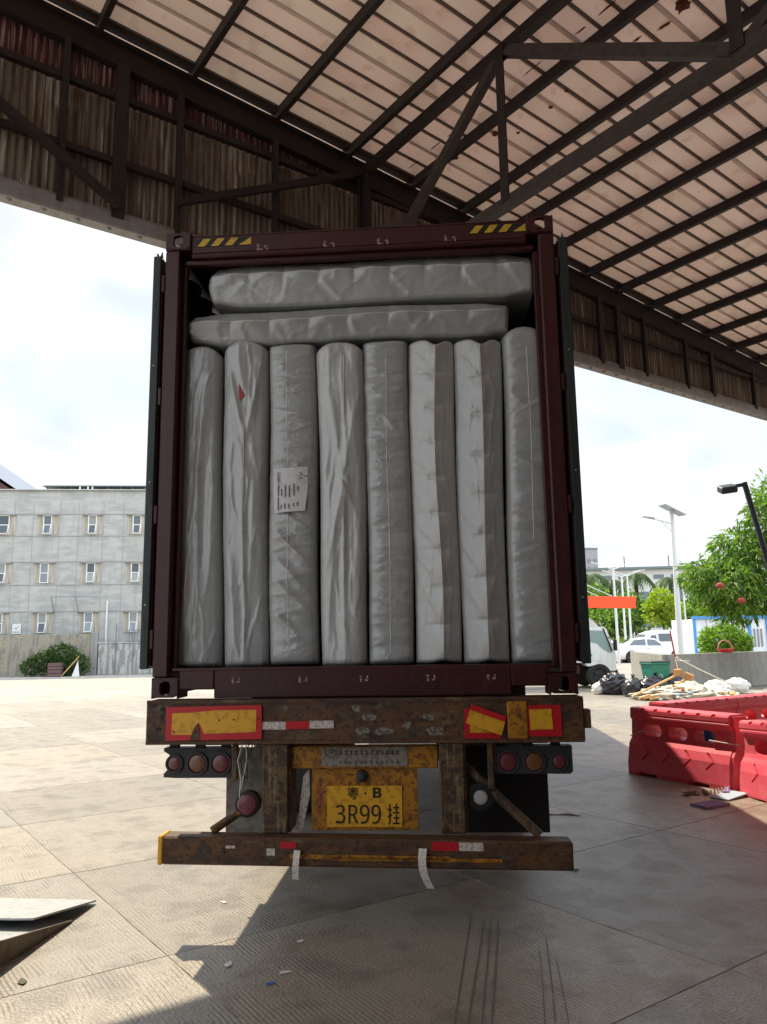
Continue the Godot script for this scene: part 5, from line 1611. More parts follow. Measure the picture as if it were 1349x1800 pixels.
func make_truck() -> void:
	# the truck faces +x; its near side is towards the camera
	var t := thing("light_truck", "white light truck cab with roof deflector, seen past the open right door", "truck", Vector3(6.45, 0, -25.05), 4.0)
	var cab := MB.new()
	var side := PackedVector2Array([Vector2(-0.95, 0.78), Vector2(-0.42, 0.78), Vector2(-0.36, 0.72), Vector2(-0.30, 0.66), Vector2(-0.02, 0.72), Vector2(0.16, 0.66), Vector2(0.30, 0.46), Vector2(0.34, 0.36), Vector2(0.52, 0.34), Vector2(0.58, 0.44), Vector2(0.58, 0.95), Vector2(0.56, 1.14), Vector2(0.34, 1.78), Vector2(0.27, 1.86), Vector2(-0.95, 1.90)])
	cab.prism(side, -0.82, 0.82)
	part(t, "cab", cab, M.cab)
	for s in [-1.0, 1.0]:
		var dr := MB.new()
		dr.prism(PackedVector2Array([Vector2(-0.40, 0.84), Vector2(0.10, 0.84), Vector2(0.46, 0.66), Vector2(0.51, 1.08), Vector2(0.27, 1.80), Vector2(-0.40, 1.82)]), s * 0.821 - 0.006, s * 0.821 + 0.006)
		var door := part(t, "door", dr, M.cab)
		var gl := MB.new()
		gl.prism(PackedVector2Array([Vector2(-0.33, 1.42), Vector2(-0.02, 1.36), Vector2(0.20, 1.16), Vector2(0.43, 1.05), Vector2(0.46, 1.12), Vector2(0.23, 1.74), Vector2(-0.33, 1.76)]), s * 0.828 - 0.004, s * 0.828 + 0.004)
		part(door, "window", gl, M.cab_glass)
		pbox(door, "handle", Vector3(-0.26, 1.12, s * 0.838), Vector3(0.12, 0.035, 0.02), M.black, 0.004)
		var fc := MB.new()
		disc(fc, Vector3(-0.22, 1.0, 0.828), 0.045, 0.006, 0.01)
		if s > 0: part(door, "fuel_cap", fc, M.housing)
		var mr := MB.new()
		mr.box(Vector3(0.52, 1.30, s * 0.98), Vector3(0.07, 0.34, 0.17), Basis.IDENTITY, 0.015)
		mr.tube([Vector3(0.36, 1.55, s * 0.82), Vector3(0.52, 1.46, s * 0.97)], 0.012, 6)
		part(t, "mirror", mr, M.black)
		pbox(t, "headlamp", Vector3(0.575, 0.62, s * 0.58), Vector3(0.04, 0.16, 0.30), M.pane, 0.01)
		wheel_part(t, Vector3(0.05, 0.38, s * 0.72), 0.38, 0.22, s)
		for o in t.get_children():
			if str(o.name).begins_with("wheel"): o.get_child(1).material_override = M.housing
		pbox(t, "window_pillar", Vector3(0.345, 1.46, s * 0.832), Vector3(0.045, 0.74, 0.02), M.black, 0.004, Basis(Vector3(0, 0, 1), 0.335))
		pbox(t, "door_seam", Vector3(-0.40, 1.32, s * 0.829), Vector3(0.014, 0.98, 0.006), M.housing, 0.0)
		pbox(t, "step", Vector3(0.42, 0.50, s * 0.80), Vector3(0.20, 0.05, 0.10), M.housing, 0.006)
		wheel_part(t, Vector3(-2.75, 0.37, s * 0.66), 0.37, 0.34, s)
		pbox(t, "side_box", Vector3(-0.72, 0.58, s * 0.62), Vector3(0.34, 0.26, 0.24), M.maroon, 0.01)
	var sc := MB.new()
	sc.quad(Vector3(0.572, 1.12, 0.72), Vector3(0.572, 1.12, -0.72), Vector3(0.355, 1.76, -0.66), Vector3(0.355, 1.76, 0.66))
	part(t, "windscreen", sc, M.glass_dark)
	var df := MB.new()
	df.prism(PackedVector2Array([Vector2(-0.85, 1.905), Vector2(0.14, 1.875), Vector2(0.0, 2.05), Vector2(-0.25, 2.22), Vector2(-0.6, 2.32), Vector2(-0.85, 2.34)]), -0.66, 0.66)
	part(t, "roof_deflector", df, M.deflector)
	pbox(t, "bumper", Vector3(0.56, 0.40, 0), Vector3(0.14, 0.16, 1.62), M.cab, 0.02)
	pbox(t, "chassis", Vector3(-2.0, 0.66, 0), Vector3(4.2, 0.18, 0.7), M.frame, 0.01)
	pbox(t, "cargo_box", Vector3(-2.75, 1.72, 0), Vector3(3.4, 1.85, 1.8), M.white, 0.02)

func make_barrier(label: String, at: Vector3, turn: float) -> Node3D:
	var b := thing("plastic_barrier", label, "barrier", at, turn, "red plastic barriers")
	return b

func barrier_shell(parent: Node, L: float) -> void:
	var cmb := CSGCombiner3D.new()
	cmb.name = "shell"
	parent.add_child(cmb, true)
	cmb.material_override = M.barrier
	var pg := CSGPolygon3D.new()
	var half := [[0.205, 0.0], [0.21, 0.05], [0.20, 0.14], [0.185, 0.26], [0.150, 0.345], [0.118, 0.39], [0.105, 0.43], [0.100, 0.575], [0.112, 0.60], [0.138, 0.615], [0.142, 0.63], [0.142, 0.648], [0.136, 0.655], [0.136, 0.664], [0.142, 0.671], [0.140, 0.715], [0.128, 0.735], [0.105, 0.742]]
	var poly := PackedVector2Array()
	for h in half: poly.append(Vector2(h[0], h[1]))
	half.reverse()
	for h in half: poly.append(Vector2(-h[0], h[1]))
	pg.polygon = poly
	pg.depth = L
	pg.rotation_degrees.y = 90.0
	pg.position.x = L * 0.5
	cmb.add_child(pg)
	# oval holes right through
	for k in 3:
		var x := (k - 1) * L * 0.265 - L * 0.02
		var hb := CSGBox3D.new()
		hb.operation = CSGShape3D.OPERATION_SUBTRACTION
		hb.size = Vector3(0.13, 0.13, 0.6)
		hb.position = Vector3(x, 0.495, 0)
		cmb.add_child(hb)
		for s in [-1.0, 1.0]:
			var cy := CSGCylinder3D.new()
			cy.operation = CSGShape3D.OPERATION_SUBTRACTION
			cy.radius = 0.065; cy.height = 0.6; cy.sides = 20
			cy.rotation_degrees.x = 90.0
			cy.position = Vector3(x + s * 0.065, 0.495, 0)
			cmb.add_child(cy)
	# arrow grooves
	for k in 4:
		var x := (k - 1.5) * L * 0.215
		for s in [-1.0, 1.0]:
			for q in [[0.03, 0.30, 0.7], [0.03, 0.22, -0.7]]:
				var gr := CSGBox3D.new()
				gr.operation = CSGShape3D.OPERATION_SUBTRACTION
				gr.size = Vector3(0.135, 0.022, 0.05)
				gr.position = Vector3(x + q[0] * 0.2, q[1], s * (0.190 if q[1] < 0.26 else 0.172))
				gr.rotation = Vector3(0, 0, -q[2])
				cmb.add_child(gr)
	# scallops along the top edges
	for k in 6:
		for s in [-1.0, 1.0]:
			var cy := CSGCylinder3D.new()
			cy.operation = CSGShape3D.OPERATION_SUBTRACTION
			cy.radius = 0.030; cy.height = 0.05; cy.sides = 16
			cy.position = Vector3((k - 2.5) * L * 0.145, 0.735, s * 0.142)
			cmb.add_child(cy)
	# lifting notches
	for x in [-L * 0.30, L * 0.22]:
		var nb := CSGBox3D.new()
		nb.operation = CSGShape3D.OPERATION_SUBTRACTION
		nb.size = Vector3(0.26, 0.07, 0.6)
		nb.position = Vector3(x, 0.0, 0)
		cmb.add_child(nb)

func make_right_side() -> void:
	make_truck()
	# barriers
	var defs := [
		["red plastic barrier with three oval holes, standing nearest on the right", Vector3(3.28, 0, -8.78), 61.0, 1.32],
		["dented red plastic barrier cut by the right edge of the picture", Vector3(3.76, 0, -7.32), 82.0, 1.34],
		["red plastic barrier behind the nearest one, left half of the rear row", Vector3(3.94, 0, -10.20), 31.0, 1.36],
		["red plastic barrier in the rear row, cut by the right edge of the picture", Vector3(5.13, 0, -10.92), 31.0, 1.36]]
	for i in 4:
		var d: Array = defs[i]
		var b := thing("plastic_barrier", d[0], "barrier", d[1], d[2] if i > 1 else -d[2], "red plastic barriers")
		barrier_shell(b, d[3])
		for s in [-1.0, 1.0]:
			var cm := MB.new()
			cm.prism(PackedVector2Array([Vector2(0.19, 0.0), Vector2(0.185, 0.14), Vector2(0.150, 0.33), Vector2(0.10, 0.40), Vector2(0.085, 0.60), Vector2(0.11, 0.63), Vector2(0.10, 0.725), Vector2(-0.10, 0.725), Vector2(-0.11, 0.63), Vector2(-0.085, 0.60), Vector2(-0.10, 0.40), Vector2(-0.150, 0.33), Vector2(-0.185, 0.14), Vector2(-0.19, 0.0)]), 0.0, 0.035, Transform3D(Basis(Vector3(0, 0, -s), Vector3.UP, Vector3(s, 0, 0)), Vector3(s * d[3] * 0.5, 0, 0)))
			part(b, "end_plate", cm, M.barrier)
		if i == 1: b.rotation_degrees.z = 3.0
	# concrete planter wall: long front, dark flank
	var w := thing("concrete_wall", "grey rendered concrete wall behind the red barriers", "wall", Vector3(7.83, 0, -22.0))
	var A := Vector3(0, 0, 0)
	var B := Vector3(7.0, 0, -4.6)
	var C := Vector3(0.85, 0, -5.6)
	for q in [["front_panel", A, B], ["flank_panel", A, C]]:
		var mb := MB.new()
		var nrm: Vector3 = (q[2] - q[1]).normalized()
		mb.bar(q[1] + Vector3(0, 0.52, 0) + nrm * 0.002, q[2] + Vector3(0, 0.52, 0), 0.22, 1.04, Vector3.UP, 0.012)
		part(w, q[0], mb, M.concrete_wall)
	# wheelie bin
	var bn := thing("wheelie_bin", "green wheelie bin with dark lid by the concrete wall", "bin", Vector3(7.22, 0, -21.2), 12.0)
	var bm := MB.new()
	var lo := [Vector3(-0.20, 0.06, 0.22), Vector3(0.20, 0.06, 0.22), Vector3(0.20, 0.06, -0.2), Vector3(-0.20, 0.06, -0.2)]
	var hi := [Vector3(-0.26, 0.82, 0.28), Vector3(0.26, 0.82, 0.28), Vector3(0.26, 0.82, -0.28), Vector3(-0.26, 0.82, -0.28)]
	for k in 4: bm.quad(lo[k], lo[(k + 1) % 4], hi[(k + 1) % 4], hi[k])
	bm.quad(lo[3], lo[2], lo[1], lo[0])
	part(bn, "body", bm, M.bin_green)
	pbox(bn, "rim", Vector3(0, 0.83, 0), Vector3(0.58, 0.04, 0.62), M.bin_green, 0.01)
	pbox(bn, "lid", Vector3(0, 0.875, 0), Vector3(0.58, 0.05, 0.62), M.bin_lid, 0.02)
	var em := MB.new()
	for k in 3:
		var a := TAU * k / 3.0 + 0.5
		em.bar(Vector3(0.06 * cos(a), 0.50 + 0.06 * sin(a), 0.262), Vector3(0.06 * cos(a + 1.6), 0.50 + 0.06 * sin(a + 1.6), 0.262), 0.018, 0.004, Vector3(0, 0, 1))
	part(bn, "printed_mark", em, M.cab)
	for s in [-1.0, 1.0]:
		var wl := MB.new()
		wl.lathe([Vector2(0, -0.02), Vector2(0.09, -0.02), Vector2(0.09, 0.02), Vector2(0, 0.02)], 16, Transform3D(Basis(Vector3(0, -1, 0), Vector3(1, 0, 0), Vector3(0, 0, 1)), Vector3(s * 0.2, 0.09, -0.22)))
		part(bn, "wheel", wl, M.tyre)
	# parked cars
	make_car("white saloon car parked behind the truck cab, its wheel beside the wall's end", Vector3(13.4, 0, -48.0), 172.0)
	make_car("white saloon car parked between the first saloon and the van", Vector3(16.6, 0, -49.5), 176.0)
	make_car("white minivan parked behind the solar lamp post", Vector3(18.6, 0, -54.0), 8.0, true)
	make_car("white car half hidden behind the round bush on the wall", Vector3(22.5, 0, -46.0), 30.0)
	var dk := make_car("dark car roof showing behind the first white saloon", Vector3(13.6, 0, -57.0), 176.0)
	for o in dk.get_children():
		if o.name == "body": o.material_override = M.far_dark
	# site cabin
	var h := thing("site_cabin", "white site cabin with bright blue frame beyond the round bush", "cabin", Vector3(17.6, 0, -40.0), 4.0)
	pbox(h, "wall", Vector3(0, 1.22, -1.25), Vector3(3.9, 2.3, 2.5), M.cabin_white, 0.01)
	for x in [-1.9, 1.0, 1.95]: pbox(h, "frame_post", Vector3(x, 1.22, 0.04), Vector3(0.12, 2.44, 0.12), M.blue_frame, 0.005)
	pbox(h, "top_frame", Vector3(0.02, 2.44, 0.05), Vector3(4.05, 0.14, 0.16), M.blue_frame, 0.005)
	pbox(h, "bottom_frame", Vector3(0.02, 0.06, 0.05), Vector3(4.05, 0.12, 0.16), M.blue_frame, 0.005)
	pbox(h, "door", Vector3(-0.55, 1.02, 0.02), Vector3(0.85, 1.95, 0.06), M.door_grey, 0.005)
	for k in 3: pbox(h, "window_bar", Vector3(1.25 + k * 0.18, 1.4, 0.02), Vector3(0.07, 0.9, 0.05), M.door_grey, 0.0)
	pbox(h, "panel_joint", Vector3(-1.25, 1.3, 0.006), Vector3(0.03, 2.1, 0.02), M.door_grey, 0.0)
	# solar street lamp
	var sl := thing("solar_street_lamp", "tall white street lamp with solar panel above the parked vehicles", "street lamp", Vector3(11.24, 0, -30.0))
	var sm := MB.new()
	sm.tube([Vector3(0, 0, 0), Vector3(0.02, 3.0, 0), Vector3(0.06, 6.35, 0)], [0.13, 0.10, 0.065], 12)
	part(sl, "pole", sm, M.pole_white)
	var am := MB.new()
	am.tube([Vector3(0.04, 5.88, 0), Vector3(-0.6, 6.05, 0.05), Vector3(-0.95, 6.12, 0.06)], 0.028, 8)
	am.tube([Vector3(0.04, 5.55, 0), Vector3(-0.42, 6.0, 0.03)], 0.015, 6); am.tube([Vector3(-0.22, 5.78, 0.01), Vector3(-0.2, 5.95, 0.01)], 0.012, 6)
	part(sl, "arm", am, M.pole_white)
	pbox(sl, "lamp_head", Vector3(-0.88, 6.13, 0.06), Vector3(0.46, 0.045, 0.20), M.solar, 0.01, Basis(Vector3(0, 0, 1), -0.15))
	pbox(sl, "solar_panel", Vector3(0.08, 6.42, 0.0), Vector3(0.92, 0.04, 0.9), M.solar, 0.006, Basis(Vector3(0, 0, 1), -0.50) * Basis(Vector3(1, 0, 0), 0.12))
	pbox(sl, "panel_bracket", Vector3(0.07, 6.34, 0.0), Vector3(0.18, 0.14, 0.12), M.pole_white, 0.005)
	# dark leaning lamp by the tree
	var dl := thing("flood_lamp", "dark square flood lamp on a leaning pole by the big tree", "street lamp", Vector3(7.52, 0, -14.0))
	var dm := MB.new()
	dm.tube([Vector3(0, 0, 0), Vector3(-0.45, 2.2, 0), Vector3(-0.87, 4.32, 0)], [0.06, 0.055, 0.05], 10)
	dm.tube([Vector3(-0.86, 4.28, 0), Vector3(-1.06, 4.25, 0.0)], 0.035, 8)
	part(dl, "pole", dm, M.pole_dark)
	pbox(dl, "lamp_head", Vector3(-1.19, 4.20, 0.0), Vector3(0.30, 0.13, 0.22), M.pole_dark, 0.02, Basis(Vector3(0, 0, 1), 0.13) * Basis(Vector3(1, 0, 0), 0.4))
	# orange height bar
	var ob := thing("height_bar", "orange height limit beam on posts above the parked cars", "barrier", Vector3(8.3, 0, -35.0))
	pbox(ob, "beam", Vector3(0, 3.12, 0), Vector3(5.9, 0.52, 0.10), M.orange, 0.01, Basis(Vector3(0, 0, 1), -0.022))
	for x in [-2.7, 0.55]: pbox(ob, "post", Vector3(x, 1.5, -0.1), Vector3(0.12, 3.0, 0.12), M.pole_white, 0.01)
	for x in [1.0, 1.6]:
		var st := MB.new()
		st.tube([Vector3(x + 0.3, 3.36, 0), Vector3(x - 1.3, 4.15, -0.3)], 0.02, 6)
		part(ob, "stay", st, M.pole_white)
	# thin street lamps beyond
	var lamps := [["thin white lamp post with double arms, nearer the orange beam", 13.3, -45.0, 5.5], ["twin armed white street lamp behind the palms, left of a pair", 15.9, -52.0, 5.6], ["twin armed white street lamp behind the palms, right of a pair", 16.9, -54.0, 5.8]]
	for q in lamps:
		var l := thing("street_lamp", q[0], "street lamp", Vector3(q[1], 0, q[2]), 0.0, "thin street lamps far off")
		var lm := MB.new()
		lm.tube([Vector3.ZERO, Vector3(0, q[3], 0)], [0.09, 0.06], 8)
		part(l, "pole", lm, M.pole_white)
		for s in [-1.0, 1.0]:
			var ar := MB.new()
			ar.tube([Vector3(0, q[3] - 0.1, 0), Vector3(s * 0.9, q[3] + 0.25, 0)], 0.03, 6)
			part(l, "arm", ar, M.pole_white)
			pbox(l, "lamp_head", Vector3(s * 1.05, q[3] + 0.29, 0), Vector3(0.45, 0.05, 0.14), M.pole_white, 0.01, Basis(Vector3(0, 0, 1), s * 0.2))
	var fl := thing("white_pole", "slim white flagless pole behind the site cabin", "pole", Vector3(21.5, 0, -56.0))
	var fm := MB.new()
	fm.tube([Vector3.ZERO, Vector3(0, 5.5, 0)], [0.08, 0.05], 8)
	part(fl, "shaft", fm, M.pole_white)
	pbox(fl, "base_plate", Vector3(0, 0.02, 0), Vector3(0.3, 0.04, 0.3), M.pole_white)
	# far white block with a row of windows, and a tower
	var fb := thing("long_white_block", "long white building with a row of small windows, beyond the palms", "building", Vector3(32.0, 0, -92.0), -8.0)
	pbox(fb, "wall", Vector3(4, 4.7, -5), Vector3(34, 9.4, 10), M.far_wall, 0.02)
	pbox(fb, "roof_edge", Vector3(4, 9.55, -4.8), Vector3(34.6, 0.3, 10.6), M.far_dark, 0.02)
	for k in 16:
		pbox(fb, "window", Vector3(-11.5 + k * 2.0, 8.5, 0.02), Vector3(1.2, 0.5, 0.10), M.far_dark, 0.0)
		pbox(fb, "window", Vector3(-11.5 + k * 2.0, 6.2, 0.02), Vector3(1.4, 1.1, 0.10), M.far_dark, 0.0)
		pbox(fb, "window", Vector3(-11.5 + k * 2.0, 3.2, 0.02), Vector3(1.4, 1.3, 0.10), M.far_dark, 0.0)
	for x in [-3.0, 2.2]: pbox(fb, "aerial", Vector3(x, 10.4, -2), Vector3(0.12, 1.6, 0.12), M.far_dark, 0.0)
	var tw := thing("distant_tower", "hazy grey violet tower block far behind the trees", "building", Vector3(53.0, 0, -200.0), 10.0)
	pbox(tw, "shaft", Vector3(0, 12.0, -3), Vector3(5.0, 24.0, 6), M.tower, 0.05)
	pbox(tw, "crown", Vector3(0, 24.2, -3), Vector3(5.2, 0.5, 6.2), M.far_dark, 0.05)
	for k in 7:
		for j in 3:
			pbox(tw, "window", Vector3(-1.6 + j * 1.6, 9.0 + k * 2.0, 0.02), Vector3(0.9, 1.0, 0.12), M.far_dark, 0.0)

# ------------------------------------------------------------------ plants
# many leaf blades spread through the given ellipsoids [centre, radii]
func leaves(mb: MB, blobs: Array, n: int, ln: float, wd: float, cols: Array, droop: float, shell := 0.5) -> void:
	mb.use_col = true
	var tot := 0.0
	var acc := []
	for b in blobs:
		tot += b[1].x * b[1].y * b[1].z
		acc.append(tot)
	for i in n:
		var pick := rng.randf() * tot
		var k := 0
		while acc[k] < pick: k += 1
		var d := Vector3(rng.randfn(), rng.randfn(), rng.randfn()).normalized()
		var r := lerpf(pow(rng.randf(), 0.333), 1.0, shell * rng.randf())
		r *= 0.85 + 0.3 * rng.randf()
		var c: Vector3 = blobs[k][0] + d * r * blobs[k][1]
		# a little spray of three blades
		var axis := (d * 0.8 + Vector3(rng.randfn(), rng.randfn() * 0.6, rng.randfn()) * 0.6 - Vector3.UP * droop).normalized()
		for q in 3:
			var dir := (axis + Vector3(rng.randfn(), rng.randfn(), rng.randfn()) * 0.55 - Vector3.UP * droop * 0.4).normalized()
			var sd := dir.cross(Vector3(rng.randfn(), rng.randfn() + 0.6, rng.randfn())).normalized()
			var l := ln * rng.randf_range(0.7, 1.25)
			var w := wd * rng.randf_range(0.75, 1.2)
			var nn := sd.cross(dir)
			var c0: Color = cols[rng.randi() % cols.size()]
			var f := rng.randf_range(0.78, 1.22)
			mb.cur = Color(c0.r * f, c0.g * f, c0.b * f)
			var m := c + dir * l * 0.5 - nn * l * 0.06
			var tip := c + dir * l - Vector3.UP * l * droop * 0.25
			mb.tri(c, m - sd * w * 0.5, tip)
			mb.tri(c, tip, m + sd * w * 0.5)

func tree(called: String, label: String, at: Vector3, trunk: Array, radii: Array, blobs: Array, n: int, ln: float, wd: float, cols: Array, droop := 0.3, group := "") -> Node3D:
	var t := thing(called, label, "tree" if not called.contains("bush") and not called.contains("shrub") else "bush", at, 0.0, group)
	var tm := MB.new()
	tm.tube(trunk, radii, 10)
	var top: Vector3 = trunk[trunk.size() - 1]
	for b in blobs:
		var e: Vector3 = b[0]
		var mid := top.lerp(e, 0.5) + Vector3(rng.randf_range(-0.1, 0.1), 0.08, 0) * (e - top).length()
		var r0: float = radii[radii.size() - 1] * 0.6
		tm.tube([top, mid, e], [r0, r0 * 0.6, r0 * 0.25], 6)
		for q in 3:
			var dd: Vector3 = Vector3(rng.randfn(), rng.randfn(), rng.randfn()).normalized() * b[1] * 0.75
			tm.tube([e.lerp(mid, 0.2), e + dd], [r0 * 0.3, r0 * 0.1], 5)
	part(t, "trunk", tm, M.bark)
	var lm := MB.new()
	leaves(lm, blobs, n, ln, wd, cols, droop)
	part(t, "crown", lm, M.leaf)
	return t

func make_vegetation() -> void:
	var bright := [Color(0.27, 0.40, 0.07), Color(0.20, 0.33, 0.06), Color(0.34, 0.44, 0.10), Color(0.14, 0.24, 0.05)]
	var deep := [Color(0.07, 0.14, 0.03), Color(0.09, 0.18, 0.04), Color(0.055, 0.11, 0.03), Color(0.13, 0.21, 0.045)]
	var yellow := [Color(0.36, 0.44, 0.04), Color(0.28, 0.38, 0.04), Color(0.44, 0.48, 0.07)]
	var grey := [Color(0.06, 0.10, 0.045), Color(0.08, 0.13, 0.05), Color(0.05, 0.08, 0.035)]
	# big tree on the right, hanging narrow leaves
	var blobs := [[Vector3(-0.2, 3.6, 0), Vector3(1.0, 0.9, 1.0)], [Vector3(-1.4, 3.0, 0.3), Vector3(0.95, 0.75, 0.9)], [Vector3(-2.1, 3.3, 0), Vector3(0.6, 0.5, 0.6)], [Vector3(-0.9, 4.0, -0.2), Vector3(0.8, 0.65, 0.8)], [Vector3(0.3, 4.8, 0), Vector3(1.0, 0.9, 1.0)], [Vector3(0.2, 2.6, 0.5), Vector3(0.75, 0.7, 0.8)], [Vector3(1.3, 3.8, 0), Vector3(1.2, 1.3, 1.1)], [Vector3(-1.2, 2.4, 0.2), Vector3(0.7, 0.5, 0.7)], [Vector3(0.9, 5.6, -0.3), Vector3(1.0, 0.9, 0.9)], [Vector3(0.25, 2.0, 0.6), Vector3(0.5, 0.55, 0.5)]]
	tree("leafy_tree", "big tree with drooping narrow green leaves at the right edge", Vector3(11.3, 0, -22.6), [Vector3(0.5, 0, 0), Vector3(0.25, 0.9, 0), Vector3(-0.05, 1.8, 0), Vector3(-0.1, 2.6, 0)], [0.2, 0.15, 0.13, 0.11], blobs, 5200, 0.26, 0.055, bright + deep.slice(0, 2), 0.55)
	# round bush on the planter wall
	var bb := thing("round_bush", "round glossy green bush growing on the concrete wall", "bush", Vector3(11.3, 0.0, -26.2))
	var bst := MB.new()
	for k in 7:
		var a := TAU * k / 7.0
		bst.tube([Vector3(0.12 * cos(a), 0.0, 0.12 * sin(a)), Vector3(0.3 * cos(a), 0.9, 0.3 * sin(a)), Vector3(0.5 * cos(a), 1.5, 0.5 * sin(a))], [0.03, 0.022, 0.01], 5)
	part(bb, "stems", bst, M.bark)
	var bl := MB.new()
	leaves(bl, [[Vector3(0, 1.35, 0), Vector3(0.78, 0.55, 0.7)], [Vector3(-0.4, 1.15, 0.1), Vector3(0.45, 0.35, 0.5)], [Vector3(0.45, 1.2, 0), Vector3(0.4, 0.4, 0.5)]], 1500, 0.13, 0.06, bright, 0.1, 0.8)
	part(bb, "foliage", bl, M.leaf)
	# shrub before the left wall
	var sh := thing("spreading_shrub", "wide dark green shrub against the tan yard wall on the left", "bush", Vector3(-16.9, 0, -40.4))
	var sst := MB.new()
	for k in 9:
		var x := -1.4 + k * 0.33
		sst.tube([Vector3(x * 0.5, 0, 0), Vector3(x * 0.8, 0.5, 0.05 * sin(k)), Vector3(x, 0.9, 0)], [0.03, 0.02, 0.01], 5)
	part(sh, "stems", sst, M.bark)
	var sm := MB.new()
	leaves(sm, [[Vector3(0.25, 1.0, 0), Vector3(0.8, 0.6, 0.6)], [Vector3(-0.6, 0.75, 0.1), Vector3(0.7, 0.45, 0.6)], [Vector3(1.0, 0.65, 0), Vector3(0.65, 0.42, 0.6)], [Vector3(-1.25, 0.45, 0.1), Vector3(0.5, 0.4, 0.5)], [Vector3(0.6, 0.3, 0.2), Vector3(1.2, 0.3, 0.5)]], 2600, 0.14, 0.055, grey + deep, 0.1, 0.7)
	part(sh, "foliage", sm, M.leaf)
	var wd := thing("low_weeds", "low grey green weeds at the foot of the tan wall, far left", "plant", Vector3(-21.2, 0, -40.6))
	var wm := MB.new()
	leaves(wm, [[Vector3(0, 0.16, 0), Vector3(1.3, 0.2, 0.4)]], 240, 0.16, 0.04, grey, 0.0)
	part(wd, "foliage", wm, M.leaf)
	# row of trees behind the parked cars
	var mixed := bright + deep
	var row := [
		["bright yellow green young tree behind the parked minivan", Vector3(20.6, 0, -58.0), 4.6, 1.5, yellow],
		["small green tree right beside the yellow green one", Vector3(22.6, 0, -59.5), 4.2, 1.4, bright],
		["rounded green tree just left of the yellow green one", Vector3(17.4, 0, -60.0), 4.0, 1.7, mixed],
		["mid green tree beneath the orange beam", Vector3(14.6, 0, -61.0), 4.0, 1.7, bright],
		["rounded tree nearest the container door, behind the orange beam", Vector3(12.6, 0, -62.0), 4.4, 1.8, mixed],
		["light green tree left of the site cabin's roof", Vector3(25.5, 0, -60.0), 4.6, 1.7, yellow.slice(1, 2) + bright],
		["green tree behind the middle of the site cabin", Vector3(28.4, 0, -62.0), 4.3, 1.7, bright],
		["tall broad tree behind the orange beam's right end", Vector3(18.0, 0, -68.0), 5.6, 2.2, mixed],
		["tall broad tree behind the yellow green one", Vector3(22.0, 0, -69.0), 5.4, 2.2, mixed],
		["tall broad tree behind the solar lamp post's foot", Vector3(26.2, 0, -69.0), 5.6, 2.3, mixed],
		["tall broad tree hidden partly by the big tree's leaves", Vector3(30.5, 0, -70.0), 5.6, 2.3, mixed],
		["green tree behind the cabin's right end", Vector3(31.0, 0, -61.0), 4.5, 1.8, mixed]]
	for q in row:
		var hgt: float = q[2]
		var rr: float = q[3]
		var bs := []
		for k in 5:
			bs.append([Vector3(rng.randf_range(-0.5, 0.5) * rr, hgt - rr * 0.75 + rng.randf_range(-0.55, 0.5) * rr, rng.randf_range(-0.4, 0.4) * rr), Vector3(0.62, 0.55, 0.6) * rr])
		tree("street_tree", q[0], q[1], [Vector3.ZERO, Vector3(0.05, hgt * 0.3, 0), Vector3(0, hgt * 0.55, 0)], [0.10, 0.08, 0.06], bs, 900, 0.30, 0.17, q[4], 0.2, "trees behind the parked cars")
	# clipped hedge
	var hg := thing("hedge", "low clipped bright green hedge behind the parked cars", "hedge", Vector3(20.0, 0, -55.8), 0.0)
	var hm := MB.new()
	leaves(hm, [[Vector3(-6.0, 0.8, 0), Vector3(3.5, 0.9, 0.5)], [Vector3(0, 0.8, 0), Vector3(4.0, 0.9, 0.5)], [Vector3(6.5, 0.8, 0), Vector3(4.0, 0.9, 0.5)]], 1500, 0.22, 0.12, bright + yellow, 0.1)
	part(hg, "foliage", hm, M.leaf)
	# palms before the long white block
	var palms := [["palm tree nearest the container door", 19.5, -74.0, 8.0], ["palm tree left of the twin street lamps", 21.8, -75.0, 7.5], ["palm tree behind the twin street lamps", 24.6, -76.0, 8.2], ["palm tree above the yellow green tree", 27.6, -75.0, 7.7], ["palm tree behind the solar lamp post", 31.0, -77.0, 8.1], ["palm tree rightmost before the white block", 34.6, -76.0, 7.8]]
	for q in palms:
		var pl := thing("palm_tree", q[0], "palm", Vector3(q[1], 0, q[2]), 0.0, "palms before the long white building")
		var ptm := MB.new()
		ptm.tube([Vector3.ZERO, Vector3(0.05, q[3] * 0.5, 0), Vector3(0, q[3] - 0.6, 0)], [0.24, 0.2, 0.16], 10)
		part(pl, "trunk", ptm, M.bark)
		for k in 16:
			var fm := MB.new()
			fm.use_col = true
			var az := TAU * k / 16.0 + rng.randf_range(-0.2, 0.2)
			var out := Vector3(cos(az), 0, sin(az))
			var lift := rng.randf_range(0.2, 1.1)
			var flen := rng.randf_range(1.9, 2.5)
			var top := Vector3(0, q[3] - 0.6, 0)
			var prev := top
			for j in range(1, 11):
				var t := j / 10.0
				var pnt: Vector3 = top + out * flen * t * 0.85 + Vector3.UP * (lift * t - 1.9 * t * t) * 1.1
				var dirr := (pnt - prev).normalized()
				var sd := dirr.cross(Vector3.UP).normalized()
				for s in [-1.0, 1.0]:
					fm.cur = Color(0.05, 0.10, 0.03) * rng.randf_range(0.8, 1.5)
					var ltip: Vector3 = pnt + sd * s * 0.62 * sin(PI * (0.15 + t * 0.8)) + dirr * 0.3 - Vector3.UP * 0.35
					fm.tri(prev, pnt, ltip)
				prev = pnt
			part(pl, "frond", fm, M.leaf)

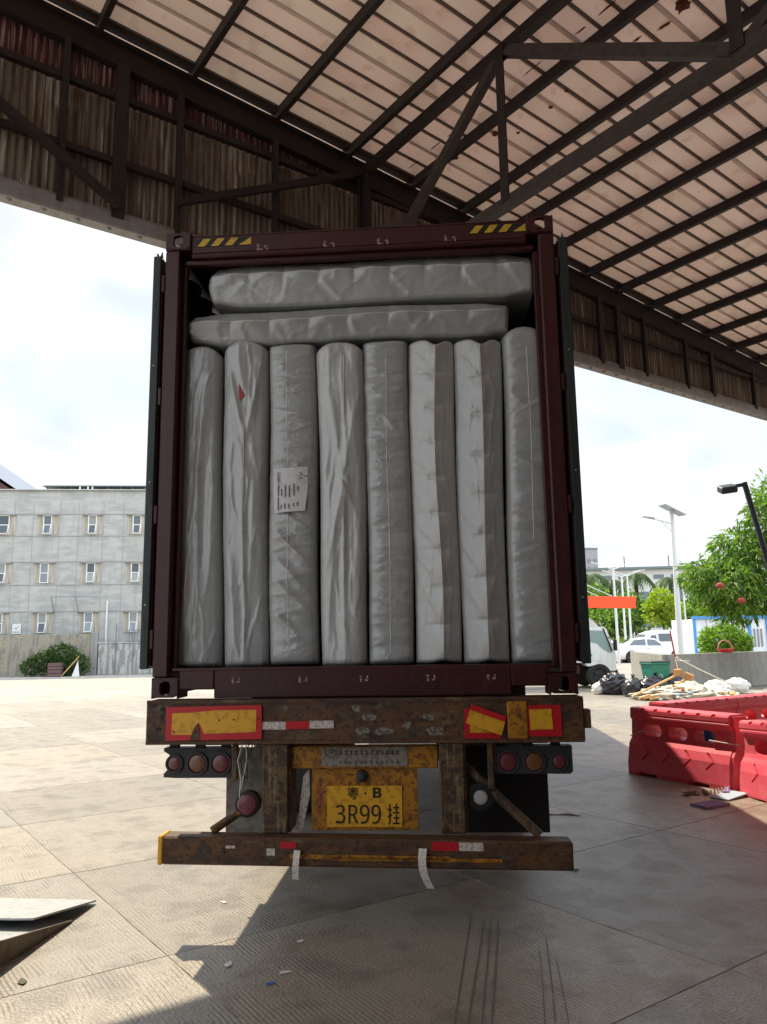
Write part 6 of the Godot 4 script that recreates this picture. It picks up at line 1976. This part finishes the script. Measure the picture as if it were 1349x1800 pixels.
# ------------------------------------------------------------------ small things
func lumpy(at: Vector3, rad: Vector3, seed_: int, crease: float, n := 28) -> MB:
	var f := FastNoiseLite.new()
	f.seed = seed_; f.frequency = 1.0; f.fractal_octaves = 3
	var mb := MB.new()
	var P := PackedVector3Array()
	for j in n:
		var th := PI * (1.0 - j / float(n - 1))
		for i in n + 1:
			var a := TAU * i / float(n)
			var d := Vector3(sin(th) * cos(a), cos(th), -sin(th) * sin(a))
			var k := 1.0 + 0.20 * f.get_noise_3dv(d * 1.6) - crease * (1.0 - smoothstep(0.0, 0.22, absf(f.get_noise_3dv(d * 3.4 + Vector3(3, 1, 7)))))
			var q := d * k * rad
			q.y = maxf(q.y, -rad.y * 0.6)
			P.append(at + q)
	mb.sheet(P, n + 1, n)
	return mb

func make_small_things() -> void:
	# ramp on the left and the plate lying over its toe
	var rp := thing("loading_ramp", "grey steel loading ramp wedge at the lower left edge", "ramp", Vector3(-1.80, 0, -4.73), -9.5)
	var rm := MB.new()
	var Lr := 2.2
	var hr := 0.40
	rm.quad(Vector3(-2.0, 0.002, 0), Vector3(-2.0, hr, Lr), Vector3(0, hr, Lr), Vector3(0, 0.002, 0))
	rm.quad(Vector3(-2.0, hr, Lr), Vector3(-2.0, hr - 0.012, Lr), Vector3(0, hr - 0.012, Lr), Vector3(0, hr, Lr))
	part(rp, "top_plate", rm, M.ramp)
	for x in [0.0, -2.0]:
		var sm := MB.new()
		sm.prism(PackedVector2Array([Vector2(0.03, 0.0), Vector2(Lr, 0.0), Vector2(Lr, hr - 0.014), Vector2(0.03, 0.0035)]), -0.006, 0.006, Transform3D(Basis(Vector3(0, 0, 1), Vector3.UP, Vector3(-1, 0, 0)), Vector3(x - 0.008 if x == 0.0 else x + 0.008, 0, 0)))
		part(rp, "side_plate", sm, M.ramp_side)
	var lip := MB.new()
	lip.bar(Vector3(0.001, 0.008, 0.03), Vector3(0.001, hr + 0.003, Lr), 0.012, 0.010)
	part(rp, "edge_bead", lip, M.ramp_side)
	var sp := thing("steel_plate", "blue grey steel plate lying across the toe of the loading ramp", "plate", Vector3(-1.80, 0, -5.02), -6.0)
	var pm := MB.new()
	pm.prism(PackedVector2Array([Vector2(-2.0, 0.0), Vector2(0.02, 0.0), Vector2(-0.02, -0.64), Vector2(-0.12, -0.66), Vector2(-2.0, -0.70)]), 0.0, 0.010, Transform3D(Basis(Vector3(1, 0, 0), Vector3(0, -0.165, -1).normalized(), Vector3(0, 1, -0.165).normalized()), Vector3(0, 0.012, 0)))
	part(sp, "plate_sheet", pm, M.ramp)
	var px := MB.new()
	px.box(Vector3(-0.6, 0.010, 0.1), Vector3(0.8, 0.02, 0.04))
	part(sp, "support_strip", px, M.ramp_side)
	# black bin bags
	var bags := [[Vector3(6.25, 0.22, -21.7), Vector3(0.42, 0.36, 0.36), "black bin bag nearest the truck's wheel"], [Vector3(7.05, 0.20, -20.9), Vector3(0.52, 0.32, 0.40), "black bin bag lying in front of the green bin"], [Vector3(7.65, 0.20, -21.0), Vector3(0.32, 0.36, 0.32), "upright black bin bag against the concrete wall"], [Vector3(6.5, 0.2, -20.9), Vector3(0.34, 0.28, 0.30), "crumpled dark bag between the two larger bin bags"]]
	for i in bags.size():
		var o := thing("bin_bag", bags[i][2], "bag", Vector3(bags[i][0].x, 0, bags[i][0].z), 20.0 * i, "black bin bags by the bin")
		part(o, "sack", lumpy(Vector3(0, bags[i][0].y, 0), bags[i][1], 300 + i, 0.16), M.bag)
		var kn := MB.new()
		kn.lathe([Vector2(0.05, -0.02), Vector2(0.02, 0.02), Vector2(0.06, 0.09), Vector2(0.0, 0.10)], 8, Transform3D(Basis(Vector3(0, 0, 1), 0.4), Vector3(0.1, bags[i][0].y + bags[i][1].y * 0.95, 0)))
		part(o, "knot", kn, M.bag)
	var wb := thing("clear_bag", "round pale plastic bag lying on the ground left of the bin bags", "bag", Vector3(5.85, 0, -21.8))
	part(wb, "sack", lumpy(Vector3(0, 0.13, 0), Vector3(0.2, 0.19, 0.2), 340, 0.12), M.sack)
	part(wb, "knot", lumpy(Vector3(0.02, 0.31, 0), Vector3(0.04, 0.05, 0.04), 341, 0.1, 10), M.sack)
	# heap of waste wood
	var sticks := [[6.1, -19.6, 7.6, -20.3, 0.10, 0.62, 0.06], [6.2, -19.4, 7.2, -19.9, 0.06, 0.30, 0.07], [6.6, -19.6, 7.8, -20.2, 0.12, 0.5, 0.05], [6.3, -19.9, 7.0, -19.7, 0.16, 0.22, 0.06], [6.9, -19.7, 7.7, -20.5, 0.05, 0.42, 0.06], [6.4, -19.3, 7.4, -19.5, 0.04, 0.12, 0.07]]
	var stick_l := ["longest pale timber batten slanting up across the waste heap", "short timber batten low at the heap's left end", "timber batten parallel to the longest one, on the heap", "stubby batten lying across the heap's middle", "timber batten leaning against the heap's right side", "timber batten lying flat along the heap's foot"]
	for i in sticks.size():
		var s: Array = sticks[i]
		var o := thing("timber_batten", stick_l[i], "timber", Vector3(s[0], 0, s[1]), 0.0, "waste timber")
		var mb := MB.new()
		mb.bar(Vector3(0, s[4], 0), Vector3(s[2] - s[0], s[5], s[3] - s[1]), s[6], s[6] * 0.7, Vector3.UP, 0.006)
		part(o, "batten", mb, M.wood)
		if i in [0, 2]:
			var nl := MB.new()
			nl.box(Vector3(0, s[4], 0).lerp(Vector3(s[2] - s[0], s[5], s[3] - s[1]), 0.9) + Vector3(0.0, 0.06, 0.05), Vector3(0.20, 0.16, 0.14), Basis(Vector3(0.2, 1, 0.1).normalized(), 0.5 + i), 0.004)
			part(o, "end_block", nl, M.cardboard)
	var hp := thing("rubble_heap", "pale heap of broken boards and rubble behind the barriers", "rubble", Vector3(7.5, 0, -19.9))
	part(hp, "mound", lumpy(Vector3(0, 0.06, 0), Vector3(1.3, 0.28, 0.7), 350, 0.2, 36), M.board)
	for i in 60:
		var mb := MB.new()
		mb.box(Vector3.ZERO, Vector3(rng.randf_range(0.06, 0.32), rng.randf_range(0.015, 0.06), rng.randf_range(0.05, 0.22)), Basis.IDENTITY, 0.004)
		var a := rng.randf() * TAU
		var rr := sqrt(rng.randf())
		var xx := cos(a) * rr * 1.5
		var zz := sin(a) * rr * 0.8
		part(hp, "fragment", mb, [M.board, M.sack, M.cardboard, M.pale_blue, M.wood, M.red_plastic if i % 9 == 0 else M.board][rng.randi() % 6], Transform3D(Basis.from_euler(Vector3(rng.randf_range(-0.5, 0.5), rng.randf() * TAU, rng.randf_range(-0.5, 0.5))), Vector3(xx, maxf(0.03, 0.27 * (1.0 - rr * rr) + rng.randf_range(0.0, 0.05)), zz)))
	var bd := thing("large_board", "large cream board leaning on the rubble heap", "board", Vector3(7.85, 0, -20.3))
	pbox(bd, "sheet", Vector3(0, 0.22, 0), Vector3(0.75, 0.03, 0.62), M.board, 0.004, Basis(Vector3(0, 1, 0), 0.5) * Basis(Vector3(1, 0, 0), 0.55))
	pbox(bd, "edge_strip", Vector3(0.0, 0.06, 0.28), Vector3(0.7, 0.04, 0.05), M.wood, 0.004, Basis(Vector3(0, 1, 0), 0.5))
	for q in [["white rolled sack behind the rear barriers, left of two", Vector3(8.55, 0, -20.6), 0.0], ["white rolled sack behind the rear barriers, right of two", Vector3(9.45, 0, -21.4), 10.0]]:
		var o := thing("white_sack", q[0], "sack", q[1], q[2], "white sacks by the wall")
		part(o, "sack", lumpy(Vector3(0, 0.17, 0), Vector3(0.34, 0.24, 0.24), 360 + int(q[2]), 0.06), M.sack)
		part(o, "tied_end", lumpy(Vector3(0.3, 0.2, 0.05), Vector3(0.1, 0.08, 0.08), 380, 0.1, 12), M.sack)
	var bc := thing("blue_cloth", "crumpled blue and white plastic sheet beside the white sack", "plastic", Vector3(8.35, 0, -20.2))
	part(bc, "sheet", lumpy(Vector3(0, 0.09, 0), Vector3(0.34, 0.12, 0.22), 390, 0.3), M.pale_blue)
	part(bc, "blue_fold", lumpy(Vector3(-0.05, 0.16, 0.06), Vector3(0.12, 0.05, 0.09), 391, 0.3, 14), M.blue_plastic)
	# red pole and rope
	var rd := thing("red_pole", "thin red pole standing in the waste heap before the wall", "pole", Vector3(7.72, 0, -21.0))
	var rdm := MB.new()
	rdm.tube([Vector3(0.03, 0, 0), Vector3(0, 0.9, 0), Vector3(-0.10, 1.70, 0)], [0.035, 0.025, 0.020], 8)
	part(rd, "shaft", rdm, M.red_pole)
	var kn := MB.new()
	kn.tube([Vector3(-0.03, 0.98, 0.03), Vector3(0.05, 1.0, 0.03), Vector3(0.03, 0.93, 0.03), Vector3(-0.02, 0.95, 0.04), Vector3(0.02, 0.6, 0.04), Vector3(-0.03, 0.3, 0.05)], 0.012, 6)
	part(rd, "rope_knot", kn, M.rope)
	var rope := thing("white_rope", "white rope slanting down from the red pole to the ground", "rope", Vector3(7.72, 0, -21.0))
	var rom := MB.new()
	var rpth := []
	for k in 13:
		var t := k / 12.0
		rpth.append(Vector3(0, 0.98, 0.04).lerp(Vector3(2.25, 0.0, -0.5), t) - Vector3.UP * 0.05 * sin(t * PI))
	rom.tube(rpth, 0.014, 6)
	part(rope, "cord", rom, M.rope)
	var re := MB.new()
	re.tube([Vector3(0.0, 0.9, 0.05), Vector3(0.2, 0.89, 0.06), Vector3(0.34, 0.88, 0.05)], 0.010, 6)
	part(rope, "loose_end", re, M.rope)
	# basket on the wall
	var bk := thing("handled_basket", "small red basket with a pink arched handle on the concrete wall", "basket", Vector3(10.15, 1.04, -23.53))
	var bkm := MB.new()
	bkm.lathe([Vector2(0.0, 0.0), Vector2(0.18, 0.0), Vector2(0.25, 0.10), Vector2(0.22, 0.10), Vector2(0.16, 0.02), Vector2(0, 0.02)], 20)
	part(bk, "bowl", bkm, M.red_plastic)
	var hd := MB.new()
	var hp2 := []
	for k in 13:
		var a := PI * k / 12.0
		hp2.append(Vector3(0.22 * cos(a), 0.09 + 0.27 * sin(a), 0))
	hd.tube(hp2, 0.014, 8)
	part(bk, "handle", hd, M.pink)
	# lanterns in the tree
	for q in [["red lantern hanging in the big tree, left of two", Vector3(9.19, 2.89, -21.3)], ["red lantern hanging in the big tree, right of two", Vector3(9.74, 2.47, -21.3)]]:
		var o := thing("red_lantern", q[0], "lantern", q[1], 0.0, "red lanterns in the tree")
		var lm := MB.new()
		lm.lathe([Vector2(0.0, -0.08), Vector2(0.05, -0.075), Vector2(0.10, -0.035), Vector2(0.11, 0.0), Vector2(0.10, 0.04), Vector2(0.05, 0.075), Vector2(0, 0.08)], 16)
		part(o, "shade", lm, M.lantern)
		var cd := MB.new()
		cd.tube([Vector3(0, 0.075, 0), Vector3(0.02, 0.5, 0.0), Vector3(0.05, 0.8, -0.1)], 0.008, 5)
		part(o, "cord", cd, M.pole_dark)
	# litter round the barriers
	var lt := thing("mesh_mat", "lilac plastic mesh mat lying before the nearest barrier", "mat", Vector3(2.97, 0.0, -7.5), 20.0)
	var ltm := MB.new()
	for k in 7:
		ltm.box(Vector3(-0.14 + k * 0.047, 0.012, 0), Vector3(0.020, 0.018, 0.16), Basis(Vector3(0, 1, 0), 0.15)); ltm.box(Vector3(0, 0.016, -0.075 + k * 0.025), Vector3(0.30, 0.014, 0.010), Basis(Vector3(0, 1, 0), 0.15))
	part(lt, "grid", ltm, M.lilac)
	var rim := MB.new()
	rim.box(Vector3(0, 0.012, 0.09), Vector3(0.32, 0.022, 0.012), Basis(Vector3(0, 1, 0), 0.15))
	part(lt, "edge", rim, M.lilac)
	var pc := thing("pale_crate_lid", "pale blue broken crate lid at the foot of the barriers' corner", "lid", Vector3(3.30, 0, -7.85), 35.0)
	pbox(pc, "sheet", Vector3(0, 0.02, 0), Vector3(0.34, 0.012, 0.20), M.pale_blue, 0.002, Basis(Vector3(0, 0, 1), 0.06))
	for k in 6: pbox(pc, "prong", Vector3(-0.15 + k * 0.06, 0.05, -0.09), Vector3(0.012, 0.05, 0.012), M.sack, 0.0)
	pbox(pc, "lilac_strip", Vector3(0.16, 0.035, -0.12), Vector3(0.26, 0.02, 0.05), M.lilac, 0.002, Basis(Vector3(0, 1, 0), 0.5))
	var lf := thing("leaf_scrap", "dark dry leaves at the foot of the nearest barrier", "leaves", Vector3(3.06, 0, -8.02), 10.0)
	for k in 7:
		var mb := MB.new()
		mb.prism(PackedVector2Array([Vector2(-0.09, 0), Vector2(-0.02, -0.025), Vector2(0.09, 0.0), Vector2(0.0, 0.03)]), 0.0, 0.003, Transform3D(Basis.from_euler(Vector3(-1.4 + rng.randf_range(-0.2, 0.2), rng.randf() * 3.0, 0)), Vector3(rng.randf_range(-0.14, 0.14), 0.02, rng.randf_range(-0.05, 0.05))))
		part(lf, "leaf", mb, M.leaf_litter)
	var bt := thing("blue_carton", "blue carton stuffed into the nearest barrier's right hole", "carton", Vector3(3.43, 0.44, -8.52), -61.0)
	pbox(bt, "carton_body", Vector3(0, 0.06, 0), Vector3(0.09, 0.12, 0.08), M.blue_plastic, 0.01)
	pbox(bt, "carton_top", Vector3(0, 0.125, 0), Vector3(0.07, 0.012, 0.06), M.sack, 0.002)
	# cord tied along the near barrier
	var cdn := thing("thin_cord", "thin pale cord tied round the nearest barrier", "cord", Vector3(3.28, 0, -8.78), -61.0)
	var cdm := MB.new()
	cdm.tube([Vector3(-0.66, 0.42, 0.16), Vector3(-0.55, 0.47, 0.13), Vector3(-0.42, 0.485, 0.12)], 0.006, 6)
	cdm.tube([Vector3(0.40, 0.47, 0.13), Vector3(0.60, 0.46, 0.125), Vector3(0.73, 0.455, 0.10)], 0.006, 6)
	part(cdn, "strand", cdm, M.rope)
	# puddle-pale paper by the trailer and scraps on the slabs
	var scraps := [[1.52, -7.3, 0.17, "large white sheet of paper on the ground right of the trailer", M.white], [-0.47, -4.36, 0.022, "small white paper scrap on the sunlit slabs, right of a joint", M.white], [-0.79, -4.08, 0.028, "white crumpled scrap on the sunlit slabs at the left", M.white], [-0.50, -3.98, 0.025, "thin white scrap beside the trailer's shadow tip", M.white], [-0.55, -3.86, 0.022, "tiny blue scrap on a slab joint", M.blue_plastic], [-1.0, -5.0, 0.02, "pale sliver of paper on the slabs beyond the ramp plate", M.white], [-0.62, -6.2, 0.03, "white paper flake under the bumper's left half", M.white], [-0.25, -5.9, 0.03, "white flake at the edge of the trailer's shadow", M.white], [-1.72, -3.92, 0.03, "bent twig on the slabs before the ramp", M.leaf_litter], [1.25, -5.55, 0.03, "dark chip on the ground by the bumper's right end", M.leaf_litter]]
	for i in scraps.size():
		var s: Array = scraps[i]
		var o := thing("litter_scrap", s[3], "litter", Vector3(s[0], 0.001, s[1]), rng.randf() * 180.0, "scraps on the slabs")
		var mb := MB.new()
		var P := PackedVector3Array()
		for j in 5:
			for k in 5:
				var u := k / 4.0 - 0.5
				var v := j / 4.0 - 0.5
				P.append(Vector3(u * s[2] * 2.0 * (1.0 + 0.3 * sin(v * 5.0 + i)), 0.004 + s[2] * 0.12 * absf(sin(u * 5.0 + i)) * absf(cos(v * 4.0)), -v * s[2] * 1.1 * (1.0 + 0.3 * sin(u * 6.0 + i))))
		mb.sheet(P, 5, 5)
		part(o, "scrap", mb, s[4])
